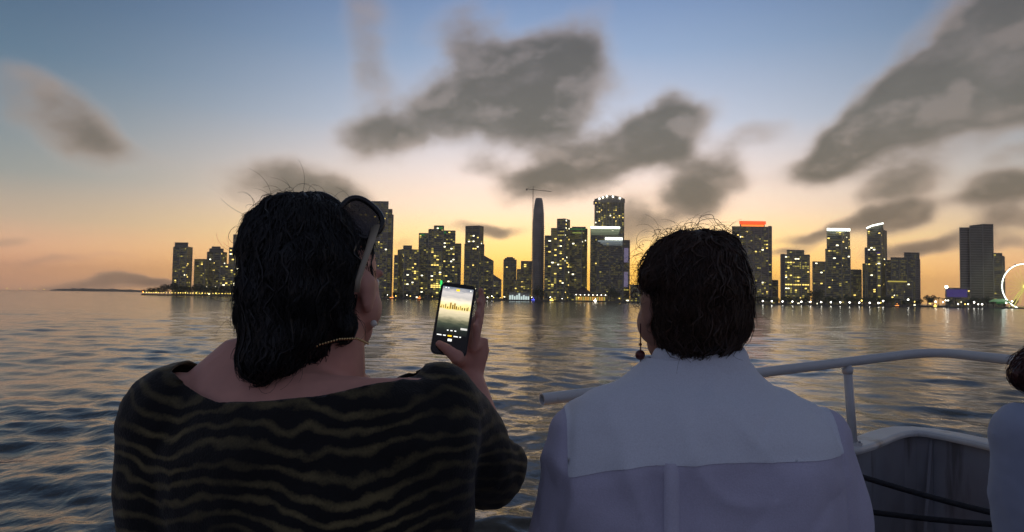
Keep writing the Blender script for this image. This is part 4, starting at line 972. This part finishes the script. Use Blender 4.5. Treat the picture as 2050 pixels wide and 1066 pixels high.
    for i in range(len(ps) - 1):
        for k in range(7): mb.ball(ps[i].lerp(ps[i + 1], k / 7), .0022, nu=6, nv=5)
    part('necklace', mb.mesh('necklace'), gold, root)
    # sunglasses pushed up into the hair
    sg = empty('sunglasses', at(715, 440, d), 'dark sunglasses with pale temples pushed up on the black hair', 'sunglasses')
    m_fr = mat('black acetate', (.015, .015, .016), .25); m_tp = mat('cream acetate', (.42, .36, .26), .35)
    m_ln = mat('smoky lens', (.05, .04, .04), .06, alpha=.72, var=.1)
    for side, (cx, cy, dd, ang) in (('r', (723, 437, .03, .0)), ('l', (648, 424, .13, .3))):
        c = at(cx, cy, d + dd); ux = (at(cx + 30, cy + 26 - 24 * ang, d + dd + .004) - c).normalized(); uy = (at(cx + 26, cy - 28, d + dd + .012) - c); uy = (uy - ux * uy.dot(ux)).normalized(); nz = ux.cross(uy)
        ring = [c + ux * (.037 * (abs(math.cos(a)) ** .8) * math.copysign(1, math.cos(a))) + uy * (.029 * (abs(math.sin(a)) ** .8) * math.copysign(1, math.sin(a))) for a in [2 * math.pi * i / 36 for i in range(37)]]
        mb = MB(); mb.tube(ring, .0052, 8, cap=False); rim = part('frame_rim', mb.mesh('frame_rim'), m_fr, sg)
        mb = MB(); n_ = 36; vs = [c + nz * .002] + [p + nz * .001 for p in ring[:-1]] + [c - nz * .001] + [p - nz * .001 for p in ring[:-1]]
        mb.add(vs, [(0, 1 + i, 1 + (i + 1) % n_) for i in range(n_)] + [(n_ + 1, n_ + 2 + (i + 1) % n_, n_ + 2 + i) for i in range(n_)]); part('lens', mb.mesh('lens'), m_ln, sg, under=rim)
        if side == 'r':
            cR = c; tp = c + ux * .030 + uy * .004
            pts = [tp, at(752, 452, d + .035), at(741, 490, d + .0), at(727, 530, d - .025), at(717, 562, d - .035), at(714, 585, d - .03)]
            mb = MB(); mb.tube(pts, [(.0075, .0025), (.0085, .0025), (.0065, .0025), (.005, .0025), (.0045, .0025), (.0045, .0025)], 8, side=(1, .3, .6)); tmp_ = part('temple', mb.mesh('temple'), m_tp, sg)
            mb = MB(); mb.ball(tp, .006, nu=8, nv=6); part('hinge', mb.mesh('hinge'), m_fr, sg, under=tmp_)
        else:
            cL = c; tp = c - ux * .032
            pts = [tp, at(560, 470, d + .16), at(540, 540, d + .12)]; mb = MB(); mb.tube(pts, [(.007, .0025), (.006, .0025), (.0045, .0025)], 8, side=(1, .3, .6)); part('temple', mb.mesh('temple'), m_tp, sg)
    mb = MB(); mb.tube([cR - (cR - cL).normalized() * .03, (cR + cL) / 2 + Vector((0, 0, .006)), cL + (cR - cL).normalized() * .03], .003, 8); part('bridge', mb.mesh('bridge'), m_fr, sg)
    # phone
    ph_ = empty('smartphone', pc, 'smartphone with a lit camera screen held up in the raised hand', 'phone')
    def slab(name, w_, h_, t0, t1, r_, m, parent):
        mb = MB(); prof = []
        for (sx_, sy_, a0) in ((1, -1, -90), (1, 1, 0), (-1, 1, 90), (-1, -1, 180)):
            for k in range(5): a = R(a0 + 22.5 * k); prof.append((sx_ * (w_ - r_) + r_ * math.cos(a), sy_ * (h_ - r_) + r_ * math.sin(a)))
        V = [pc + rt * x + upv * y + nf * t0 for x, y in prof] + [pc + rt * x + upv * y + nf * t1 for x, y in prof]; n_ = len(prof)
        mb.add(V, [tuple(range(n_)), tuple(range(2 * n_ - 1, n_ - 1, -1))] + [(i, n_ + i, n_ + (i + 1) % n_, (i + 1) % n_) for i in range(n_)]); return part(name, mb.mesh(name), m, parent, False)
    slab('case', hw, hh, -.0042, .0055, .010, mat('black phone case', (.02, .018, .018), .45), ph_)
    bz_ = slab('bezel_glass', hw - .0025, hh - .0025, -.0048, -.0043, .009, mat('black glass', (.004, .004, .004), .08), ph_)
    def quads(name, items, m):
        mb = MB()
        for (x0, y0, x1, y1, dz) in items: mb.add([pc + rt * (x * (hw - .005)) + upv * (y * (hh - .005)) - nf * (.0050 + dz) for x, y in ((x0, y0), (x1, y0), (x1, y1), (x0, y1))], [(0, 1, 2, 3)])
        return part(name, mb.mesh(name), m, ph_, False, under=bz_)
    ES = lambda n_, c_, s_=1.: mat(n_, (0, 0, 0), .5, emit=lin(c_), es=s_ * 1.25, var=.0)
    sm_ = bpy.data.materials.new('live camera picture'); sm_.use_nodes = True; t_ = sm_.node_tree; b = t_.nodes['Principled BSDF']; b.inputs['Base Color'].default_value = (0, 0, 0, 1); b.inputs['Roughness'].default_value = .15
    tcn = t_.nodes.new('ShaderNodeUVMap'); tcn.uv_map = 'UVMap'; sp = t_.nodes.new('ShaderNodeSeparateXYZ'); t_.links.new(tcn.outputs[0], sp.inputs[0])
    mp_ = t_.nodes.new('ShaderNodeMapping'); mp_.inputs['Scale'].default_value = (4, 22, 1); t_.links.new(tcn.outputs[0], mp_.inputs[0]); nz = t_.nodes.new('ShaderNodeTexNoise'); nz.inputs['Scale'].default_value = 1; nz.inputs['Detail'].default_value = 5; t_.links.new(mp_.outputs[0], nz.inputs[0])
    ad_ = t_.nodes.new('ShaderNodeMath'); ad_.operation = 'MULTIPLY_ADD'; t_.links.new(nz.outputs[0], ad_.inputs[0]); ad_.inputs[1].default_value = .14; t_.links.new(sp.outputs[1], ad_.inputs[2])
    sb_ = t_.nodes.new('ShaderNodeMath'); sb_.operation = 'SUBTRACT'; t_.links.new(ad_.outputs[0], sb_.inputs[0]); sb_.inputs[1].default_value = .07
    cr_ = t_.nodes.new('ShaderNodeValToRGB'); e = cr_.color_ramp.elements; cols_ = [(0, (16, 19, 17)), (.10, (30, 35, 30)), (.22, (62, 70, 56)), (.30, (120, 118, 92)), (.40, (205, 192, 155)), (.50, (238, 220, 180)), (.535, (250, 228, 160)), (.54, (255, 225, 120)), (.62, (255, 234, 160)), (.70, (250, 236, 210)), (.80, (196, 190, 184)), (.88, (214, 206, 200)), (1, (108, 118, 134))]
    while len(e) < len(cols_): e.new(.5)
    for k_, (p_, c_) in enumerate(cols_): e[k_].position = p_; e[k_].color = lin(c_) + (1,)
    t_.links.new(sb_.outputs[0], cr_.inputs[0]); t_.links.new(cr_.outputs[0], b.inputs['Emission Color']); b.inputs['Emission Strength'].default_value = 1.2
    o_ = quads('screen', [(-1, -.48, 1, .95, 0)], sm_); uv = o_.data.uv_layers.new(name='UVMap')
    for k_, q_ in enumerate(((0, 0), (1, 0), (1, 1), (0, 1))): uv.data[k_].uv = q_
    rn = random.Random(4); x = -.98
    while x < .93:
        w_ = rn.uniform(.04, .10); quads('screen_tower', [(x, .285, min(x + w_, .98), .30 + rn.uniform(.03, .16) * (1.25 if abs(x) < .5 else .8), .0002)], ES(rn.choice(('screen skyline', 'screen skyline dark')), (176, 132, 44) if rn.random() < .5 else (120, 95, 42), .7)); x += w_ + rn.uniform(.01, .09)
    quads('screen_rail', [(.55, -.30, .98, -.24, .0002)], ES('screen rail', (225, 222, 215), .9))
    quads('screen_button', [(-.1, .84, .12, .91, .0003)], ES('screen yellow', (255, 205, 40), 1.2))
    for q_ in [(-.85, .90, -.75, .93, .0003), (-.68, .90, -.58, .93, .0003), (.8, .88, .88, .92, .0003), (-.3, -.37, -.2, -.34, .0003), (-.08, -.37, .06, -.34, .0003), (.18, -.37, .3, -.34, .0003), (-.9, -.53, -.6, -.50, .0003), (-.5, -.53, -.32, -.50, .0003), (.18, -.53, .46, -.50, .0003), (.56, -.53, .66, -.50, .0003)]: quads('screen_text', [q_], ES('screen white', (245, 245, 240), 1.2))
    quads('screen_text', [(-.2, -.535, .06, -.495, .0003)], ES('screen yellow', (255, 205, 40), 1.2))
    quads('shutter_button', [(-.16, -.67, .1, -.60, .0003)], ES('screen white', (245, 245, 240), 1.2))
    mb = MB()
    for (x, y) in ((-.7, .78), (-.7, .58), (-.45, .68)): c = pc + rt * x * hw + upv * y * hh; mb.tube([c + nf * .0055, c + nf * .008], .006, 12)
    part('camera_lenses', mb.mesh('camera_lenses'), mat('black glass', (.004, .004, .004), .08), ph_, False)
person_one()

# ---- person two: white shirt
def person_two():
    d = 1.2
    root = empty('person', (at(1395, 1400, d).x, 1.21, SEAT), 'person in a loose white shirt with short brown hair and a drop earring', 'person')
    sk = skin('tan skin', (.42, .23, .17))
    rows = [(1440, 1395, .19, .15, .03), (1300, 1395, .20, .155, .03), (1120, 1395, .215, .155, .02), (980, 1395, .23, .15, .01), (890, 1395, .235, .135, .01), (840, 1396, .215, .115, .02), (805, 1397, .18, .095, .03), (780, 1398, .14, .08, .035), (755, 1398, .10, .07, .04)]
    shL, elL, wrL = at(1178, 900, 1.21), at(1118, 1210, 1.22), at(1300, 1330, 1.5)
    shR, elR, wrR = at(1612, 897, 1.21), at(1668, 1210, 1.22), at(1490, 1330, 1.5)
    body = MB(); torso(body, rows, d); nk = at(1398, 770, d + .045); hc = at(1372, 602, d + .07)
    limb(body, [nk, nk.lerp(hc, .5), hc], [.06, .055, .055]); P, ax = head(body, hc, R(-16), 1.06)
    for s_, e_, w_, th in ((shL, elL, wrL, 1), (shR, elR, wrR, -1)):
        limb(body, [s_, s_.lerp(e_, .5), e_], [.062, .054, .046]); limb(body, [e_, e_.lerp(w_, .4), w_], [.045, .042, .03]); hand(body, w_, (.3 * th, .9, -.2), (0, 0, -1), thumb=th)
    lower_body(root, body, root.location.x, 1.22, .17)
    part('body', remesh(body, .0048, 5), sk, root); eyes(root, P, ax, 1.05)
    # shirt: loose, with a yoke, a box pleat and a stand collar
    srows = [(1440, 1392, .245, .19, .02), (1300, 1392, .25, .185, .02), (1120, 1393, .262, .18, .01), (1000, 1394, .268, .17, .0), (930, 1395, .268, .158, .005), (875, 1396, .258, .14, .015), (835, 1397, .232, .12, .025), (803, 1398, .197, .10, .035), (778, 1398, .155, .09, .04), (755, 1398, .118, .084, .045), (735, 1399, .096, .08, .05), (715, 1400, .086, .076, .052)]
    mb = MB(); torso(mb, srows, d)
    for s_, e_, w_ in ((shL, elL, wrL), (shR, elR, wrR)): limb(mb, [s_, s_.lerp(e_, .35), s_.lerp(e_, .7), e_, e_.lerp(w_, .5), w_], [.074, .082, .08, .074, .065, .05])
    me = remesh(mb, .008, 7)
    zt = at(1398, 726, d).z; me = cut(me, lambda V: zt - V[:, 2]); zb = at(1395, 1400, d).z; me = cut(me, lambda V: V[:, 2] - zb)
    me.update()
    # folds and the pleat, as relief on the cloth
    xp = at(1352, 980, d - .16).x; zy = at(1352, 940, d - .16).z
    seamL = at(1150, 930, d).x; seamR = at(1690, 930, d).x
    zyf = lambda x: zy + .006 * max(0, min(1, (x - xp) / .08)) - .05 * max(0., (xp - .02 - x) / .18) ** 1.3 if x < 99 else zy
    nrm = [v.normal.copy() for v in me.vertices]; gL, gR, gz = at(1140, 930, d - .08).x, at(1690, 930, d - .08).x, at(1150, 850, d).z
    for v, nv_ in zip(me.vertices, nrm):
        c = v.co; back = max(0., min(1., -nv_.y * 1.5)); low = max(0., min(1., (zyf(c.x) - c.z) / .02))
        pl = math.exp(-((c.x - xp) / .0105) ** 2) * .007 - math.exp(-((c.x - xp - .024) / .013) ** 2) * .005 - math.exp(-((c.x - xp + .024) / .013) ** 2) * .004
        fold = .014 * noise.noise((c.x * 11, c.y * 6, c.z * 3.0)) * low + .011 * noise.noise((c.x * 5 + 3, c.y * 5, c.z * 7)) + .002 * noise.noise((c.x * 26 + c.z * 14, c.y * 20, c.z * 18 - c.x * 10)) + .004 * noise.noise((c.x * 12 + c.z * 9, c.y * 8, c.z * 10 - c.x * 6))
        fold += .006 * noise.noise((c.x * 16 + 4, 0, c.z * 2.2)) * max(0, min(1, (zyf(c.x) + .09 - c.z) / .05)) * (1 if c.x < xp else .4)
        fold += .0075 * (1 - abs(noise.noise((c.x * 7 + c.z * 5 + 2, c.y * 4, c.z * 6 - c.x * 3)))) ** 5 - .004 * (1 - abs(noise.noise((c.x * 9 - c.z * 6, c.y * 5 + 7, c.z * 5)))) ** 6
        c2 = nv_ * (fold + pl * back * low); v.co += c2
    # arm-hole seam: a shallow groove
    for v, nv_ in zip(me.vertices, nrm):
        for (sx_, s_) in ((gL, -1), (gR, 1)):
            q = (v.co.x - sx_) - (gz - v.co.z) * .10 * s_
            if nv_.y < .3: v.co += nv_ * (-.0045 * math.exp(-(q / .007) ** 2))
    me.update()
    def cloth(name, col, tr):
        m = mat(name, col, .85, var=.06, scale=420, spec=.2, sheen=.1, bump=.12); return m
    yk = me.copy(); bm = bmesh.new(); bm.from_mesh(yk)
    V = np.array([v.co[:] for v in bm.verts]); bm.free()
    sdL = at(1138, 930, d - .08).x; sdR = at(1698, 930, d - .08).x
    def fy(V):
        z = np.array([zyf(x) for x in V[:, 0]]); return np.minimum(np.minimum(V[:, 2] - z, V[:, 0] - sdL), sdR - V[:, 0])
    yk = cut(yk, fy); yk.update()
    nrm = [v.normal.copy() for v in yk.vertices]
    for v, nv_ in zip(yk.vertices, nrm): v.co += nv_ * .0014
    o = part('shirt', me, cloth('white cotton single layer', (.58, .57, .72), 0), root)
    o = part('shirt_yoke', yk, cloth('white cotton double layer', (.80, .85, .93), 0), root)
    # box pleat standing proud of the back panel
    Vs = [v.co.copy() for v in me.vertices]; bvh = BVHTree.FromPolygons([v + root.location for v in Vs], [tuple(p.vertices) for p in me.polygons]); rows_ = []
    z_ = zyf(xp) + .004
    while z_ > zb + .01:
        hit = bvh.ray_cast(Vector((xp, -1, z_)), Vector((0, 1, 0)))[0]
        if hit: rows_.append((hit.y, z_))
        z_ -= .02
    pm = MB(); prof_ = ((-.013, .004), (-.0105, -.001), (-.005, -.0035), (.004, -.0035), (.0085, -.001), (.0115, .004)); n_ = len(prof_)
    vs = [(xp + dx - .0035 * (k / len(rows_)), y + dy, z) for k, (y, z) in enumerate(rows_) for dx, dy in prof_]
    pm.add(vs, [(i * n_ + j, i * n_ + j + 1, (i + 1) * n_ + j + 1, (i + 1) * n_ + j) for i in range(len(rows_) - 1) for j in range(n_ - 1)])
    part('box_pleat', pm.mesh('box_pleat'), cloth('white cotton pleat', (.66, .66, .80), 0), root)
    # collar: a folded band round the neck
    mb = MB(); cc = at(1400, 726, d + .05); ns_ = 40; rowsC = [(.086, .078, -.018), (.079, .074, .004), (.074, .070, .022), (.076, .072, .029), (.082, .078, .022), (.089, .085, .0), (.096, .090, -.022)]
    vs = []
    for (ra, rb, dz) in rowsC:
        for k in range(ns_):
            a = 2 * math.pi * k / ns_; fr = max(0, math.sin(a)) ; vs.append(cc + Vector((ra * math.cos(a) + .002 * math.sin(5 * a), rb * math.sin(a), dz - .03 * fr + .003 * math.sin(3 * a + 1))))
    mb.add(vs, [(i * ns_ + k, i * ns_ + (k + 1) % ns_, (i + 1) * ns_ + (k + 1) % ns_, (i + 1) * ns_ + k) for i in range(len(rowsC) - 1) for k in range(ns_)])
    o = part('collar', mb.mesh('collar'), cloth('white cotton double layer', (.80, .85, .93), 0), root); so = o.modifiers.new('s', 'SOLIDIFY'); so.thickness = .0025; sb = o.modifiers.new('b', 'SUBSURF'); sb.levels = sb.render_levels = 1
    # hair
    hrows = [(466, 1377, 1415, 0.03, 0.03), (472, 1352, 1445, 0.055, 0.03), (486, 1322, 1469, 0.08, 0.03), (510, 1300, 1480, 0.1, 0.025), (545, 1286, 1487, 0.112, 0.02), (585, 1290, 1490, 0.115, 0.015), (625, 1303, 1493, 0.11, 0.01), (655, 1313, 1491, 0.1, 0.0), (682, 1322, 1477, 0.088, -0.005), (702, 1326, 1455, 0.07, -0.005), (714, 1347, 1437, 0.04, 0)]
    hm = loft_hair(hrows, d + .045)
    for (x, y, r_) in ((1490, 640, .02), (1480, 675, .018), (1440, 690, .02), (1350, 690, .018), (1295, 560, .02)): hm.ball(at(x - 24 if x > 1400 else x + 10, y, d + .01), r_)
    hme = remesh(hm, .0065, 4); lump(hme, .007, 24, 9, .003, 80)
    hk = hair_mat('dark brown hair', (.045, .022, .012), .5); hcv = hme.copy(); part('hair', hme, hk, root)
    crown = at(1400, 500, d + .02)
    fl = lambda p, nn, rn: Vector((0, -.1, -1)) + (p - crown).normalized() * .6 + Vector((rn.gauss(0, .35), rn.gauss(0, .35), rn.gauss(0, .25)))
    sm = hair_strands(hcv, 4600, .09, 7, 3, fl, .0010, .003, wav=.006)
    lk = hair_strands(hcv, 380, .10, 8, 14, fl, .0045, .0015, wav=.010); sm.add(lk.v, lk.f)
    rn = random.Random(8); rts = []
    for i in range(260): v = rn.choice(hcv.vertices); rts.append((v.co, v.normal))
    for i in range(60): x = rn.uniform(1300, 1480); rts.append((at(x, 466 + (abs(x - 1395) / 95) ** 2 * 24, d + .04), (rn.uniform(-.5, .5), 0, 1)))
    for i in range(50): y = rn.uniform(490, 620); rts.append((at(1276 + abs(y - 580) * .15, y, d + .05), (-1, 0, rn.uniform(-.3, .5))))
    flyaways(sm, rts, .0004, 5, ln=.05)
    # looped strands on top of the head
    for (x0, x1, h) in ((1375, 1470, 30), (1365, 1395, 22), (1420, 1465, 18), (1385, 1450, 38), (1330, 1350, 16), (1358, 1378, 14), (1305, 1330, 14)):
        pts = [at(x0 + (x1 - x0) * (u / 14) + 4 * math.sin(u), 468 - h * math.sin(math.pi * u / 14) + (6 if x0 < 1340 else 0), d + .04) for u in range(15)]; sm.tube(pts, .0006, 3, cap=False)
    part('hair_strands', sm.mesh('hair_strands'), hk, root)['kind'] = 'stuff'
    er = MB(); a, b = at(1282, 648, d + .05), at(1283, 752, d + .05); er.tube([a, b], .0012, 6); er.ball(at(1281.5, 711, d + .05), .0092, nu=14, nv=10); er.ball(at(1282, 690, d + .05), .003); er.ball(at(1283, 742, d + .05), (.0028, .0028, .008)); er.ball(at(1282.5, 728, d + .05), .0026)
    part('earring', er.mesh('earring'), mat('dark red bead', (.10, .02, .02), .3), root)
person_two()

# ---- person three: mostly outside the frame
def person_three():
    d = 1.38; cx = 2238
    root = empty('person', (at(cx, 1400, d).x, 1.36, SEAT), 'person in a pale blue shirt with long dark red hair, seated by the bow rail', 'person')
    sk = skin('light skin', (.5, .3, .24)); k = F / d
    rows = [(1350, cx, .18, .14, .02), (1200, cx, .19, .145, .02), (1050, cx, .20, .14, .01), (930, cx, .205, .125, .01), (870, cx, .20, .11, .02), (835, cx, .165, .09, .03), (812, cx, .12, .075, .035), (790, cx, .09, .065, .04)]
    shL, elL, wrL = at(cx - 172, 868, d), at(cx - 176, 1150, d + .02), at(cx - 60, 1230, d + .28)
    shR, elR, wrR = at(cx + 150, 880, d), at(cx + 160, 1150, d + .02), at(cx + 60, 1230, d + .28)
    body = MB(); torso(body, rows, d); nk = at(cx, 800, d + .04); hc = at(cx, 650, d + .05); limb(body, [nk, nk.lerp(hc, .5), hc], [.055, .052, .052]); P, ax = head(body, hc, R(-25), 1.0)
    for s_, e_, w_, th in ((shL, elL, wrL, 1), (shR, elR, wrR, -1)):
        limb(body, [s_, s_.lerp(e_, .5), e_], [.055, .048, .042]); limb(body, [e_, e_.lerp(w_, .4), w_], [.04, .038, .028]); hand(body, w_, (.3 * th, .9, -.2), (0, 0, -1), thumb=th, sc=.95)
    lower_body(root, body, root.location.x, 1.37, .15); part('body', remesh(body, .005, 5), sk, root); eyes(root, P, ax, 1)
    mb = MB(); torso(mb, rows, d, .014)
    for s_, e_, w_ in ((shL, elL, wrL), (shR, elR, wrR)): limb(mb, [s_, s_.lerp(e_, .5), e_, e_.lerp(w_, .8)], [.072, .07, .062, .05])
    me = remesh(mb, .009, 6); zt = at(cx, 808, d).z; me = cut(me, lambda V: zt - V[:, 2]); zb = at(cx, 1300, d).z; me = cut(me, lambda V: V[:, 2] - zb); me.update(); lump(me, .008, 10, 2, .002, 40)
    o = part('shirt', me, mat('pale blue cotton', (.36, .42, .56), .85, var=.06, scale=14), root); so = o.modifiers.new('s', 'SOLIDIFY'); so.thickness = .003
    hrows = [(520, cx - 25, cx + 25, .03, .03), (535, cx - 70, cx + 70, .08, .03), (580, cx - 100, cx + 100, .11, .02), (640, cx - 112, cx + 112, .115, .01), (690, cx - 150, cx + 122, .11, 0), (725, cx - 195, cx + 140, .10, -.01), (748, cx - 214, cx + 150, .09, -.02), (770, cx - 205, cx + 145, .088, -.025), (800, cx - 150, cx + 140, .085, -.03), (850, cx - 100, cx + 100, .06, -.05), (870, cx - 50, cx + 50, .03, -.05)]
    hm = loft_hair(hrows, d + .03); hme = remesh(hm, .008, 4); lump(hme, .007, 22, 4, .003, 70)
    hk = hair_mat('dark red hair', (.06, .014, .012), .5); hcv = hme.copy(); part('hair', hme, hk, root); crown = at(cx, 550, d)
    fl = lambda p, nn, rn: Vector((0, -.1, -1)) + (p - crown).normalized() * .3 + Vector((rn.gauss(0, .2), rn.gauss(0, .2), rn.gauss(0, .2)))
    part('hair_strands', hair_strands(hcv, 1500, .12, 6, 6, fl, .0011, .003).mesh('hair_strands'), hk, root)['kind'] = 'stuff'
person_three()

# ------------------------------------------------------------------ sea haze
hz = MB(); hz.box((-7200, -7200, -4), (7200, 7200, 230)); m = bpy.data.materials.new('sea haze'); m.use_nodes = True; t = m.node_tree; t.nodes.remove(t.nodes['Principled BSDF'])
pv = t.nodes.new('ShaderNodeVolumePrincipled'); pv.inputs['Color'].default_value = (.95, .90, .80, 1); pv.inputs['Density'].default_value = .00012; pv.inputs['Anisotropy'].default_value = .55
t.links.new(pv.outputs[0], t.nodes['Material Output'].inputs['Volume'])
tag(hz.build('haze', m), kind='stuff')
